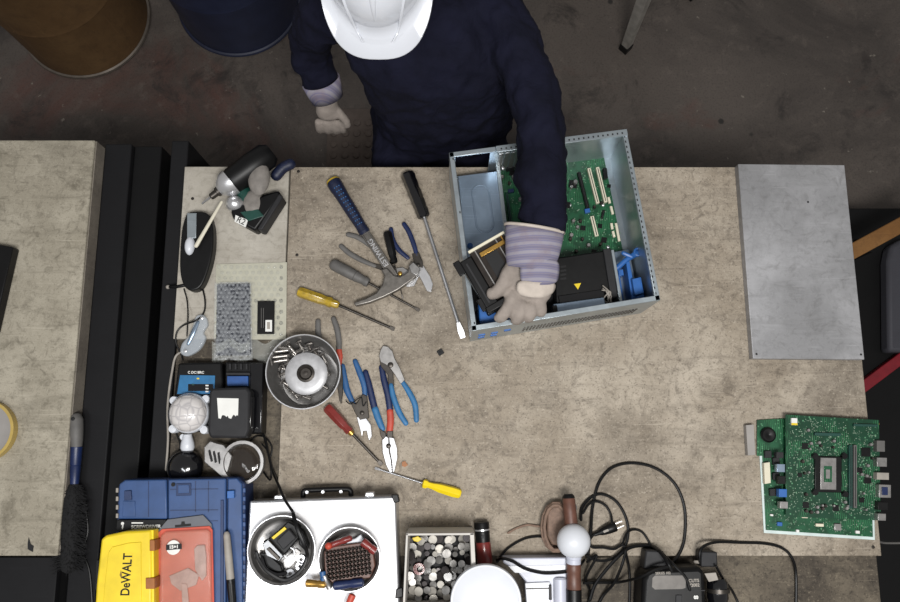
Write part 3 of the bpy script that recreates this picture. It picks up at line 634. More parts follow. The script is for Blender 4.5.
# ================================================================ computer case
RH = .18
R = [P(449, 152.5, RH), P(626.5, 129.5, RH), P(660.5, 300, RH), P(472, 331, RH)]      # rim corners
cc = sum(R, Vector())/4; cc.z = T
case = thing('computer_case', 'open desktop computer case of zinc steel being taken apart by worker', 'computer case', cc)
def wpt(a, b, f): return a.lerp(b, f)
def wall_mb(g, a, b, z0, z1, th=.0018, inset=0.0):
    a = Vector((a.x, a.y, 0)); b = Vector((b.x, b.y, 0)); d = (b-a).normalized(); n = Vector((-d.y, d.x, 0)); c0 = (cc-(a+b)/2); c0.z = 0
    if n.dot(c0) < 0: n = -n
    a = a+n*inset; b = b+n*inset
    q = [a, b, b+n*th, a+n*th]; g.prism([v.xy for v in q], T+z0, T+z1); return n
g = MB(); g.prism([v.xy for v in R], T+.001, T+.004); build('base_panel', g, M['case_steel'], case)
for nm, i, j in (('side_wall', 1, 2), ('side_wall', 0, 3)):
    g = MB(); wall_mb(g, R[i], R[j], .004, RH-.003); build(nm, g, M['case_steel'], case)
    g = MB(); n = wall_mb(g, R[i], R[j], RH-.004, RH, .011); wall_mb(g, R[i], R[j], RH-.014, RH-.004, .0018, .0095)
    fl = build('rim_flange', g, M['case_steel'], case, bevel=.001)
    g = MB()
    for k in range(30 if i == 1 else 4):
        q = wpt(R[i], R[j], .04+.92*k/(29 if i == 1 else 3)); g.box((q.x+n.x*.0075, q.y+n.y*.0075, T+RH+.0002), (.0052, .0026, .0010), math.atan2((R[j]-R[i]).y, (R[j]-R[i]).x))
    build('slots', g, M['charcoal'], fl)
g = MB(); n = wall_mb(g, R[3], R[2], .004, RH-.003)
fw = build('front_wall', g, M['case_steel'], case)
g = MB(); wall_mb(g, R[3], R[2], RH-.004, RH, .012); build('rim_flange', g, M['case_steel'], case, bevel=.001)
g = MB(); d = (R[2]-R[3]); an = math.atan2(d.y, d.x)
for k in range(34):
    for j in range(3):
        q = wpt(R[3], R[2], .30+.62*k/33); g.box((q.x-n.x*.0006, q.y-n.y*.0006, T+.05+j*.022), (.0035, .002, .012), an)
build('vent_slots', g, M['dark_steel'], fw)
g = MB()
for f_, z in ((.06, .09), (.13, .09), (.06, .05), (.13, .05), (.2, .1)):
    q = wpt(R[3], R[2], f_); g.box((q.x-n.x*.0008, q.y-n.y*.0008, T+z), (.016, .003, .014), an)
build('clip_slots', g, M['latch_blue'], fw, bevel=.001)
# back wall with drive bay opening
g = MB(); f0, f1 = .035, .235
wall_mb(g, R[0], wpt(R[0], R[1], f0), .004, RH-.003); wall_mb(g, wpt(R[0], R[1], f1), R[1], .004, RH-.003)
wall_mb(g, wpt(R[0], R[1], f0), wpt(R[0], R[1], f1), .004, .012); wall_mb(g, wpt(R[0], R[1], f0), wpt(R[0], R[1], f1), RH-.018, RH-.003)
bw = build('back_wall', g, M['case_steel'], case)
g = MB(); wall_mb(g, R[0], wpt(R[0], R[1], .26), RH-.004, RH, .012); wall_mb(g, wpt(R[0], R[1], .262), R[1], RH-.004, RH+.004, .016); build('rim_flange', g, M['case_steel'], case, bevel=.001)
g = MB(); d = R[1]-R[0]; an = math.atan2(d.y, d.x); nb = Vector((d.y, -d.x, 0)).normalized()
for k in range(26):
    q = wpt(R[0], R[1], .29+.68*k/25)+nb*.009; g.box((q.x, q.y, T+RH+.0042), (.0034, .0042, .0010), an)
build('slots', g, M['charcoal'], bw)
for k in range(6):
    g = MB(); q = wpt(R[0], R[1], .30+.035*k)+nb*.003; g.box((q.x, q.y, T+.085), (.010, .002, .10), an); build('slot_cover', g, M['satin'], bw)
g = MB(); q = wpt(R[0], R[1], .62)+nb*.003; g.box((q.x, q.y, T+.10), (.032, .001, .014), an); build('sticker', g, M['paper'], bw)
def cq(nm, poly, h0, h1, m, parent=case, bev=.001, **k):
    g = MB(); g.prism(pp(poly, h1), T+h0, T+h1); return build(nm, g, M[m], parent, bevel=bev, **k)
# drive bay plate
bay = cq('drive_bay_plate', [(458, 176), (498, 171), (509, 250), (466, 258)], .052, .056, 'case_blue')
a, b = P(480.5, 193, .056), P(485, 224, .056); g = MB(); ax = (b-a).normalized(); sd_ = Vector((-ax.y, ax.x, 0)); rr = .021; loop = []
for k in range(13): th_ = PI*k/12; loop.append(a+sd_*rr*math.cos(th_)-ax*rr*math.sin(th_))
for k in range(13): th_ = PI*k/12; loop.append(b-sd_*rr*math.cos(th_)+ax*rr*math.sin(th_))
loop.append(loop[0]); g.tube(loop, .0022, 8, .7); build('embossed_oval', g, M['case_blue'], bay)
cq('divider', [(495, 158), (499, 157), (510, 250), (506, 251)], .004, .062, 'case_steel'); 
g = MB(); g.lathe([(.007, 0), (.007, .004), (.004, .006), (.0005, .006)], P(470, 246, .056), 18); build('push_button', g, M['latch_blue'], bay)
for x, y in ((497, 154), (494, 163), (503, 168)):
    g = MB(); g.dome(P(x, y, .06), .005, .003, 14, 4); build('rivet', g, M['chrome'], case)
# board inside the case
mbt = thing('motherboard', 'green motherboard mounted inside the open computer case', 'motherboard', P(565, 220)+Vector((0, 0, .008)))
def on(nm, poly, h0, h1, m, parent=mbt, bev=.0006, **k): return cq(nm, poly, h0, h1, m, parent, bev, **k)
on('circuit_board', [(495, 160), (604, 157), (632, 296), (514, 303)], .009, .0112, 'pcb')
for x, y in ((500, 170), (596, 166), (606, 250), (505, 240)):
    g = MB(); g.cyl(P(x, y, .0041), .003, .005, 10); build('standoff', g, M['gold'], mbt)
def slot(nm, x0, y0, x1, y1, wd, h, m, parent=mbt, groove=True, base=.0112):
    A, B = P(x0, y0, h), P(x1, y1, h); L = (B-A).length; an = math.atan2((B-A).y, (B-A).x); C_ = (A+B)/2
    g = MB(); g.box((C_.x, C_.y, T+(base+h)/2), (L, wd, h-base), an); o = build(nm, g, M[m], parent, bevel=.0006)
    if groove:
        g = MB(); g.box((C_.x, C_.y, T+h), (L*.94, wd*.22, .001), an); build('groove', g, M['black_deep' if m != 'black' else 'charcoal'], o)
    return o
slot('expansion_slot', 589, 168, 598, 203, .0085, .022, 'ivory'); slot('expansion_slot', 597.5, 167, 606, 202, .0085, .022, 'ivory')
slot('expansion_slot', 579, 172, 588, 208, .0085, .022, 'black'); slot('expansion_slot', 592, 216, 597, 236, .009, .018, 'ivory')
slot('memory_slot', 560, 246, 553, 262, .007, .02, 'black'); slot('memory_slot', 501, 195, 505, 222, .007, .02, 'black'); slot('memory_slot', 507, 193, 511, 224, .007, .02, 'green_dk')
for x0, y0, x1, y1 in ((608.5, 197, 610, 203), (611, 206, 613, 214), (611.5, 223, 612.5, 229), (613, 231, 614.5, 237), (616, 223, 619.5, 241)): slot('pin_header', x0, y0, x1, y1, .006, .018, 'ivory', groove=False)
slot('pin_header', 585, 211, 590, 210, .010, .022, 'latch_blue', groove=False); slot('pin_header', 604, 210, 602, 218, .006, .018, 'black'); slot('pin_header', 508, 191, 514, 190, .008, .022, 'blue_dk', groove=False)
slot('port_block', 509, 160, 511, 168, .022, .035, 'charcoal', groove=False); slot('port_block', 605, 168, 606, 178, .01, .025, 'black', groove=False)
for x, y, r in ((575, 183, .006), (571, 188, .0045), (577, 228, .0045), (573, 222, .0045), (580, 222, .004), (594, 208, .004), (582, 240, .004), (570, 240, .004), (601, 204, .004), (571, 236, .0055), (576, 252, .004), (588, 246, .005), (513, 178, .005), (516, 184, .005), (509, 184, .004), (502, 178, .005), (518, 172, .004), (563, 228, .004), (520, 200, .005), (600, 245, .004)):
    g = MB(); g.lathe([(r, 0), (r, .010), (r*.8, .0115), (r*.78, .011), (.0005, .011)], P(x, y, .0112), 16); build('capacitor', g, M['satin' if r > .0042 else 'dark_steel'], mbt)
for x, y, s_ in ((573, 184, .020), (600, 226, .011), (583, 228, .012), (609, 186, .009), (512, 173, .014), (604, 240, .014), (594, 252, .012), (567, 205, .016)):
    c = P(x, y, .013); g = MB(); g.box((c.x, c.y, T+.0125), (s_, s_, .0026), -.13); build('chip', g, M['black'], mbt, bevel=.0004)
g = MB(); rnd = random.Random(3)
for i in range(420):
    u_, v_ = rnd.random(), rnd.random(); a = (495+109*u_, 160-3*u_); b = (514+122*u_, 303-7*u_)
    x, y = a[0]+(b[0]-a[0])*v_, a[1]+(b[1]-a[1])*v_; c = P(x, y, .0115)
    g.box((c.x, c.y, T+.0118), (rnd.choice([.0016, .0022, .0034]), rnd.choice([.0012, .002]), .0012), rnd.choice([-.12, 1.45]))
build('surface_components', g, M['solder'], mbt, kind='stuff')
for i, (x, y) in enumerate(((566, 160), (583, 158), (570, 205), (603, 205), (608, 247))):
    g = MB(); g.dome(P(x, y, .0112), .0045, .0025, 14, 4); build('screw_head', g, M['chrome'], mbt)
# fan shroud and right compartment
fs = thing('fan_shroud', 'black plastic fan shroud with small yellow warning triangle inside the case', 'fan shroud', P(585, 278))
fs.location.z = T+.004; W[fs].z = T+.004
cq('shroud_body', [(553.5, 258), (606, 250), (613, 296), (556, 304)], .0115, .095, 'black', fs, .004)
cq('raised_edge', [(603, 249), (611, 248), (618, 297), (611, 298)], .0115, .102, 'charcoal', fs, .002)
cq('shroud_step', [(558, 296), (612, 288), (614, 296), (560, 303)], .0955, .100, 'black_gloss', fs, .001)
for k in range(4): cq('vent_slot', [(560, 266+k*4), (566, 265+k*4), (566.4, 267.2+k*4), (560.4, 268.2+k*4)], .0951, .0965, 'black_deep', fs, 0)
cq('warning_triangle', [(574, 284), (581, 283), (578, 289.5)], .0951, .0957, 'yellow_box', fs, 0)
cq('drive_plate', [(553, 304), (604, 297), (607, 310), (555, 318)], .004, .112, 'case_blue', case, .002, label='blue tinted steel plate')
cq('corner_bracket', [(552, 306), (557, 305), (558, 312), (553, 313)], .1125, .12, 'black', case, .001)
cq('divider', [(611, 250), (614, 249.5), (623, 303), (620, 303.5)], .0115, .11, 'case_steel')
cq('side_tray', [(614, 252), (629, 249), (639, 299), (623, 303)], .0115, .03, 'case_blue')
g = MB(); g.tube(px3([(617, 268), (626, 260), (637, 253)], .085), [.007, .006, .008], 12, .8); g.tube(px3([(623, 253), (632, 257)], .09), .005, 8); g.ring(P(638, 252, .088), .0085, .003, 20, 8)
build('latch_lever', g, M['latch_blue'], case)
cq('latch_post', [(626, 262), (629.5, 261), (637, 300), (632, 301)], .03, .085, 'latch_blue'); cq('latch_block', [(632, 279), (641, 277), (644, 293), (635, 295)], .03, .10, 'latch_blue'); cq('latch_block', [(636, 296), (644, 294), (645, 301), (638, 303)], .03, .09, 'latch_blue')
cq('latch_strip', [(615, 272), (619, 271), (624, 300), (621, 300.5)], .03, .075, 'latch_blue'); cq('latch_tab', [(618, 270), (623, 269), (624, 275), (619, 276)], .03, .08, 'latch_blue')
g = MB()
for k in range(6): rr_ = random.Random(k); g.tube(cr([P(601+rr_.random()*8, 285+rr_.random()*6, .104), P(606+rr_.random()*6, 291+rr_.random()*4, .112), P(603+rr_.random()*10, 298+rr_.random()*4, .108), P(606+rr_.random()*8, 306, .09)], 5), .0016, 6)
build('wires', g, M['grey_light'], case, kind='stuff')
cq('front_clip', [(478, 302), (494, 299), (498, 326), (480, 329)], .004, .135, 'latch_blue', case, .003); cq('front_clip', [(500, 319), (541, 312), (542, 319), (501, 326)], .004, .125, 'latch_blue', case, .003)
cq('slot_cover', [(480, 290), (484, 289), (486, 299), (482, 300)], .004, .14, 'satin'); cq('inner_bracket', [(466, 262), (476, 260), (482, 300), (476, 312)], .004, .05, 'black')
cq('inner_bracket', [(512, 262), (552, 257), (556, 314), (520, 320)], .0115, .05, 'black_deep')

# drive cage held in the gloved hand
q0 = P(487, 272, .19)
cage = thing('drive_cage', 'black and brown steel drive cage gripped by the gloved hand', 'drive cage', q0); 
ux = (P(503, 233, .228)-P(469, 252, .228)); ux.z = 0; L1 = ux.length; ux.normalize(); uy = Vector((ux.y, -ux.x, 0))
Rm = Matrix(((ux.x, uy.x*-1, 0), (ux.y, -uy.y, 0), (0, 0, 1))).to_4x4()
o0 = P(469, 252, .228)
tilt = Matrix.Rotation(math.radians(-3), 4, 'Y')
CM = Matrix.Translation(o0) @ Rm @ tilt            # x along the top edge, -y towards the viewer side
def cg(nm, c, d, m, bev=.001, par=None): g = MB(CM); g.box(c, d); return build(nm, g, M[m], par or cage, bevel=bev)
cg('cage_panel', (L1/2, -.062, -.022), (L1, .120, .040), 'dark_brown' if 'dark_brown' in M else 'charcoal')
cg('rim', (L1/2, -.001, .001), (L1+.004, .006, .008), 'ivory')
for x in (.012, .064, .078): cg('rail', (x, -.062, .0005), (.0035, .118, .006), 'satin' if x < .07 else 'gold')
cg('side_panel', (-.015, -.072, -.020), (.030, .126, .036), 'black', .003)
cg('side_groove', (-.018, -.070, -.001), (.004, .10, .003), 'charcoal', 0)
cg('panel_slot', (.040, -.06, -.0015), (.03, .07, .0015), 'black_deep', 0)
cg('faceplate', (.002, -.132, -.022), (.07, .016, .042), 'black', .003)
cg('end_tab', (-.036, -.020, -.006), (.016, .034, .008), 'black', .002)
cg('end_tab', (-.034, -.115, -.008), (.012, .030, .008), 'black', .002)
cg('cross_bar', (L1/2+.004, -.02, .004), (L1*.7, .010, .006), 'gold', .001)

# ================================================================ person
def skin_part(name, chains, mat_, parent, voxel=.008, sub=2, ell=(), smooth=4, disp=0, dscale=.08, mbx=None, **kw):
    bm = bmesh.new(); lay = bm.verts.layers.skin.verify(); loc = W[parent] if parent else Vector((0, 0, 0)); first = True
    objs = []
    for ch in chains:
        prev = None
        b2 = bmesh.new(); l2 = b2.verts.layers.skin.verify()
        for i, (p, r) in enumerate(ch):
            v = b2.verts.new(Vector(p)-loc); rr = r if isinstance(r, tuple) else (r, r); v[l2].radius = rr
            if i == 0: v[l2].use_root = True
            if prev: b2.edges.new((prev, v))
            prev = v
        me = bpy.data.meshes.new('tmp'); b2.to_mesh(me); b2.free(); o = bpy.data.objects.new('tmp', me); COL.objects.link(o)
        o.modifiers.new('s', 'SKIN'); s_ = o.modifiers.new('u', 'SUBSURF'); s_.levels = sub; s_.render_levels = sub; objs.append(o)
    bm.free(); bpy.context.view_layer.update(); dg = bpy.context.evaluated_depsgraph_get(); out = bmesh.new()
    for o in objs:
        me = bpy.data.meshes.new_from_object(o.evaluated_get(dg)); out.from_mesh(me); bpy.data.meshes.remove(me)
    for o in objs: bpy.data.objects.remove(o)
    me = bpy.data.meshes.new(name); out.to_mesh(me); out.free()
    if mbx:
        b3 = bmesh.new(); b3.from_mesh(me); m2 = bpy.data.meshes.new('t2'); m2.from_pydata([v-loc for v in mbx.v], [], mbx.f); b3.from_mesh(m2); bmesh.ops.recalc_face_normals(b3, faces=b3.faces); b3.to_mesh(me); b3.free(); bpy.data.meshes.remove(m2)
    o = bpy.data.objects.new(name, me); COL.objects.link(o)
    r_ = o.modifiers.new('r', 'REMESH'); r_.mode = 'VOXEL'; r_.voxel_size = voxel; r_.use_smooth_shade = True
    if smooth: s_ = o.modifiers.new('sm', 'SMOOTH'); s_.iterations = smooth; s_.factor = .5
    if disp:
        tx = bpy.data.textures.new('folds', 'CLOUDS'); tx.noise_scale = dscale; tx.noise_depth = 3
        d_ = o.modifiers.new('d', 'DISPLACE'); d_.texture = tx; d_.strength = disp; d_.mid_level = .5
    bpy.context.view_layer.update(); me2 = bpy.data.meshes.new_from_object(o.evaluated_get(bpy.context.evaluated_depsgraph_get())); bpy.data.objects.remove(o)
    me2.name = name; me2.polygons.foreach_set('use_smooth', [True]*len(me2.polygons)); me2.materials.clear(); me2.materials.append(M[mat_])
    o = bpy.data.objects.new(name, me2); link(o, parent, loc, None, None, None, None); return o
def ellip_loft(g, secs, n=28):
    vs = []; q = len(secs)
    for c, rx, ry in secs:
        for k in range(n):
            a = 2*PI*k/n; ca, sa = math.cos(a), math.sin(a)
            vs.append((c[0]+rx*math.copysign(abs(ca)**.85, ca), c[1]+ry*math.copysign(abs(sa)**.85, sa), c[2]))
    fs = [(i*n+k, i*n+(k+1) % n, (i+1)*n+(k+1) % n, (i+1)*n+k) for i in range(q-1) for k in range(n)]+[tuple(range(n-1, -1, -1)), tuple(range((q-1)*n, q*n))]
    g.add(vs, fs, True)
per = thing('person', 'person in navy work clothes and white hard hat reaching into case', 'person', (-.05, .93, 0))
sR, eR, wR = P(500, 8, .31), P(540, 108, .295), P(545, 241, .255)
sL, eL, wL = P(326, 6, .30), P(307, 44, .11), P(325, 92, .0)
V = Vector
head_pitch = math.radians(24)
Rh = Matrix.Rotation(head_pitch, 4, 'X')
tip_l = V((0, -.172, -.006)); tipw = P(378, 58, .43)
HM = Matrix.Translation(tipw-(Rh.to_3x3() @ (tip_l+V((0, 0, .045))))) @ Rh
hc = HM.translation.copy()
neck = V((-.085, .95, T+.30))
# body
legs = []
for s_ in (-1, 1):
    x = -.03+s_*.09
    legs.append([(V((x, .93, .60)), .098), (V((x+s_*.02, .76, .605)), .092), (V((x+s_*.045, .56, .585)), .06), (V((x+s_*.05, .57, .35)), .048), (V((x+s_*.05, .60, .10)), .035)])
secs = [((-.05, .94, .52), .15, .11), ((-.03, .92, .60), .195, .16), ((-.015, .90, .70), .185, .155), ((-.015, .88, .82), .178, .13), ((-.025, .88, .95), .188, .128), ((-.045, .888, 1.06), .192, .13), ((-.075, .915, 1.13), .17, .112), ((-.085, .935, 1.17), .11, .08), ((-.088, .94, 1.19), .07, .065)]
tb = MB(); ellip_loft(tb, secs)
arms = [[(V((-.06, .93, T+.30)), .06), (sR, .072), (sR.lerp(eR, .5), .062), (eR, .054), (eR.lerp(wR, .45), .056), (eR.lerp(wR, .8), .054), (wR, .045)],
        [(V((-.08, .93, T+.30)), .06), (sL, .070), (sL.lerp(eL, .5), .060), (eL, .052), (eL.lerp(wL, .5), .050), (wL, .042)]]
cov = skin_part('coverall', [[(p, r*1.06) for p, r in c] for c in arms+legs], 'navy', per, .0085, 2, mbx=tb, disp=.034, dscale=.055)
hg = MB(HM)
ellip_loft(hg, [((0, .01, -.115), .03, .035), ((0, -.035, -.112), .028, .03), ((0, -.03, -.10), .045, .05), ((0, -.01, -.075), .062, .075), ((0, 0, -.03), .072, .088), ((0, .006, .02), .076, .096), ((0, .01, .06), .068, .088), ((0, .01, .09), .04, .055), ((0, .01, .10), .01, .02)])
hg.lathe([(.001, 0), (.010, .002), (.013, .012), (.010, .03), (.004, .05), (.001, .052)], (0, -.096, -.05), 12)      # nose
for s_ in (-1, 1):
    hg.dome((s_*.076, .008, -.025), .012, .026, 12, 6, True, .5, 1.2); hg.dome((s_*.03, -.078, .006), .022, .008, 12, 4, True)
hg.dome((0, -.078, -.07), .022, .006, 12, 4, True, 1, .8); hg.dome((0, -.074, -.082), .02, .007, 12, 4, True, 1, .8)
def bodyc(ch, k=.7): return [(p, r*k) for p, r in ch]
body = skin_part('body', [bodyc(c) for c in arms+legs]+[[(V((-.05, .93, .62)), .09), (V((-.05, .90, .85)), .085), (V((-.07, .92, 1.05)), .09), (neck-V((0, 0, .02)), .058), (hc+Rh.to_3x3() @ V((0, .02, -.07)), .055)]], 'skin', per, .006, 2, mbx=hg, smooth=2)
for s_ in (-1, 1):
    g = MB(HM); g.dome((s_*.031, -.083, -.018), 0.0115, None, 16, 8, True); ey = build('eye', g, M['white'], per)
    g = MB(HM); g.dome((s_*.031, -.0905, -.019), .0055, None, 12, 6, True); build('iris', g, M['hair'], ey)
g = MB(HM)
ellip_loft(g, [((0, .04, -.09), .055, .05), ((0, .03, -.05), .079, .074), ((0, .025, .0), .082, .086), ((0, .016, .05), .078, .09)]); build('hair', g, M['hair'], per)
# collar
g = MB(); g.ring(neck-V((0, .005, .03)), .075, .016, 32, 10, (0, -.25, 1)); build('collar', g, M['navy'], per)
# shoes
for s_ in (-1, 1):
    x = -.03+s_*.14; g = MB(); ellip_loft(g, [((x, .56, .0), .045, .13), ((x, .56, .03), .048, .135), ((x, .575, .06), .042, .11), ((x, .60, .09), .04, .06), ((x, .61, .12), .038, .045)]); build('shoe', g, M['black'], per)
# helmet
hat = thing('hard_hat', 'white hard hat with wide visor worn by the worker', 'hard hat', HM @ V((0, 0, .02)))
g = MB(HM @ Matrix.Translation((0, 0, .045))); n = 72; vs = []; rings = 14
def sup(a, rx, ry, e): ca, sa = math.cos(a), math.sin(a); return rx*math.copysign(abs(ca)**e, ca), ry*math.copysign(abs(sa)**e, sa)
for i in range(rings+1):
    f_ = math.sin(PI/2*(i/rings)); z = .115*math.cos(PI/2*i/rings)
    for k in range(n):
        a = 2*PI*k/n; x, y = .102*f_*math.cos(a), .128*f_*math.sin(a)+.012
        vs.append((x, y, z))
for (rx, ry, ryb, e, z) in ((.106, .140, .128, .93, -.003), (.1145, .172, .136, .74, -.006), (.1155, .174, .137, .74, -.009), (.1145, .172, .136, .74, -.011), (.100, .120, .122, .95, -.008)):
    for k in range(n):
        a = 2*PI*k/n; x, y = sup(a, rx, ry if math.sin(a) < 0 else ryb, e); vs.append((x, y+(.012 if math.sin(a) > 0 else .012*(1-abs(math.sin(a)))), z-(.012*max(0, -math.sin(a))**2 if rx > .104 else 0)))
q = rings+6
fs = [(i*n+k, i*n+(k+1) % n, (i+1)*n+(k+1) % n, (i+1)*n+k) for i in range(q-1) for k in range(n)]
for i in range(rings):
    for k in range(n):
        x, y, z = vs[i*n+k]; u_ = 1-.92*z/.115; vs.append((x*.965, (y-.012)*.965+.012, z*.965-.003))
o_ = q*n; fs += [(o_+i*n+(k+1) % n, o_+i*n+k, o_+(i+1)*n+k, o_+(i+1)*n+(k+1) % n) for i in range(rings-1) for k in range(n)]
fs += [((q-1)*n+k, (q-1)*n+(k+1) % n, o_+(rings-1)*n+(k+1) % n, o_+(rings-1)*n+k) for k in range(n)]
g.add(vs, fs, True); build('shell', g, M['helmet'], hat, ang=60)
HH = HM @ Matrix.Translation((0, 0, .045))
for s_ in (-1, 1):
    g = MB(HH); pts = []
    for k in range(9):
        f_ = k/8; y = -.142+.20*f_; x = s_*(.030+.060*f_**.75)
        e2 = 1-(x/.102)**2-((y-.012)/.128)**2; z = .115*math.sqrt(max(0, e2)) if e2 > 0 else -.008
        pts.append((x, y, max(z, -.006)+.0005))
    g.tube(cr(pts, 3), [.001, .0035, .0045, .004, .003], 8, .8); build('ridge', g, M['helmet'], hat)
g = MB(HH); g.tube(cr([(0, .012+.1*math.cos(a), .115*math.sin(a)*1.0+.0) if False else (0, .012+.128*math.cos(a), .115*math.sin(a)) for a in [PI*(.12+.76*k/12) for k in range(13)]], 3), [.002, .008, .009, .008, .002], 10, .4); build('ridge', g, M['helmet'], hat)
g = MB(HM @ Matrix.Translation((0, .01, .02))); g.lathe([(.083, 0), (.086, .0), (.086, .03), (.083, .03)], (0, 0, 0), 40, None, .96, 1.14, True); build('headband', g, M['black'], hat)

# gloves
def glove(label, cuff, stripes, fingers, palm, cuffdir):
    t = per
    h_ = skin_part('glove', palm+fingers, 'leather', t, .0042, 2, smooth=3, disp=.004, dscale=.02)
    return h_
DHG = .05
def PG(x, y, h=0): return P(x, y, h+DHG)
gl_pal = [[(PG(536, 262, .19), (.040, .026)), (PG(532, 280, .185), (.044, .028)), (PG(524, 300, .178), (.040, .026))],
          [(PG(520, 262, .188), .026), (PG(513, 276, .182), .026), (PG(512, 290, .176), .022)],
          [(PG(545, 268, .186), .026), (PG(543, 290, .178), .026), (PG(538, 302, .168), .022)]]
gl_f = [[(PG(517, 262, .190), .022), (PG(509, 272, .190), .0195), (PG(503, 286, .190), .0175), (PG(494, 295, .187), .0165), (PG(486, 293.5, .182), .0150)],       # thumb
        [(PG(515, 290, .180), .018), (PG(509, 307, .180), .0165), (PG(501, 317, .168), .0150), (PG(496, 320, .148), .013)],
        [(PG(522, 298, .180), .0175), (PG(520, 311, .176), .016), (PG(517, 321, .160), .0145), (PG(515, 321, .140), .0125)],
        [(PG(530, 300, .178), .0165), (PG(531, 312, .172), .015), (PG(529, 319, .156), .0138), (PG(527, 318, .138), .012)],
        [(PG(538, 298, .176), .0150), (PG(542, 308, .168), .0138), (PG(541, 314, .154), .0125), (PG(539, 312, .138), .011)]]
glove('', None, None, gl_f, gl_pal, None)
g = MB()
def cuff_loft(g, secs, n=36):
    vs = []
    for c, w_, hgt, ax in secs:
        sdv = V((-ax.y, ax.x, 0)).normalized(); up = ax.cross(sdv) if ax.cross(sdv).z > 0 else sdv.cross(ax)
        for k in range(n): a = 2*PI*k/n; vs.append(c+sdv*w_*math.cos(a)*(1+.02*math.sin(5*a))+up.normalized()*hgt*math.sin(a))
    q = len(secs); g.add(vs, [(i*n+k, i*n+(k+1) % n, (i+1)*n+(k+1) % n, (i+1)*n+k) for i in range(q-1) for k in range(n)], True)
cpts = [(534.5, 229.5, .212, 29.5), (533.5, 240, .209, 28.5), (532, 252, .204, 27), (530.5, 262, .199, 25), (530.5, 270, .195, 23.5)]
ax = (PG(530, 265, .198)-PG(536, 228, .212)).normalized()
cuff_loft(g, [(PG(x, y, h), S(x, y, 2*w_, h+DHG)/2, .046-.003*i, ax) for i, (x, y, h, w_) in enumerate(cpts)])
cf = build('glove_cuff', g, M['stripe'], per, mods=[lambda o: setattr(o.modifiers.new('s', 'SOLIDIFY'), 'thickness', .003)])
g = MB(); vs = []
a0 = PG(534.5, 228.6, .212); sdv = V((-ax.y, ax.x, 0)).normalized(); up = sdv.cross(ax); up = up if up.z > 0 else -up
g.tube([a0+sdv*S(534, 229, 59, .212+DHG)/2*math.cos(2*PI*k/36)+up*.047*math.sin(2*PI*k/36) for k in range(37)], .0035, 8, cap=False); build('cuff_hem', g, M['leather_trim'], cf)
axl = (wL-eL).normalized(); g = MB(); cuff_loft(g, [(wL-axl*.035, .05, .05, axl), (wL-axl*.01, .047, .046, axl), (wL+axl*.02, .042, .036, axl)]); build('glove_cuff', g, M['stripe'], per, mods=[lambda o: setattr(o.modifiers.new('s', 'SOLIDIFY'), 'thickness', .003)])
# striped back of the hand with knuckle strap
def patch(name, rows, m, par, th=.003):
    g = MB(); nn = len(rows[0]); g.add([PG(x, y, h) for r in rows for x, y, h in r], [(i*nn+j, i*nn+j+1, (i+1)*nn+j+1, (i+1)*nn+j) for i in range(len(rows)-1) for j in range(nn-1)], True)
    def md(o):
        s_ = o.modifiers.new('u', 'SUBSURF'); s_.levels = 2; s_.render_levels = 2
        s2 = o.modifiers.new('s', 'SOLIDIFY'); s2.thickness = th; s2.offset = 1
    return build(name, g, M[m], par, mods=[md], ang=180)
bk = patch('glove_back', [[(520, 259, .222), (533, 259, .231), (547, 259, .231), (559, 260, .215)], [(521, 270, .217), (533, 271, .227), (547, 272, .226), (558.5, 272, .205)], [(520, 284, .212), (533, 285, .221), (547, 285, .218), (557, 283, .196)]], 'stripe', per)
patch('knuckle_strap', [[(517, 280, .211), (528, 281, .2225), (543, 283, .2225), (557, 281, .200)], [(516, 294, .204), (528, 297, .214), (542, 298, .211), (553, 294, .189)]], 'leather_trim', bk)
# left glove, hanging, on the thigh
dl = (wL-eL).normalized(); k0 = wL+dl*.03
fl_ = [[(k0+V((-.02+.0*i, 0, 0)), .015)] for i in range(0)]
pal2 = [[(wL, .03), (wL+V((0, -.03, -.05)), (.034, .022)), (wL+V((0, -.04, -.08)), (.034, .02))]]
f2 = [[(wL+V((-.03+.02*i, -.04, -.08)), .0125), (wL+V((-.034+.022*i, -.052, -.115)), .0115), (wL+V((-.034+.022*i, -.05, -.145+.006*abs(i-1.5))), .0105), (wL+V((-.033+.021*i, -.036, -.165+.008*abs(i-1.5))), .009)] for i in range(4)]
f2 += [[(wL+V((.02, -.025, -.04)), .014), (wL+V((.045, -.045, -.075)), .0125), (wL+V((.048, -.052, -.105)), .0105)]]
skin_part('glove', pal2+f2, 'leather', per, .0045, 2, smooth=3, disp=.003, dscale=.02)
# the worker's own stool
ws = thing('work_stool', 'round padded work stool hidden under the seated worker', 'stool', (-.05, .95, 0))
g = MB(); g.lathe([(.155, .445), (.16, .455), (.16, .485), (.15, .50), (.001, .505)], (-.05, .95, 0), 40); build('seat', g, M['black'], ws)
for k in range(4):
    a = PI/4+k*PI/2; g = MB(); g.tube([(-.05+.19*math.cos(a), .95+.19*math.sin(a), .01), (-.05+.11*math.cos(a), .95+.11*math.sin(a), .447)], .012, 10); build('leg', g, M['stool'], ws)
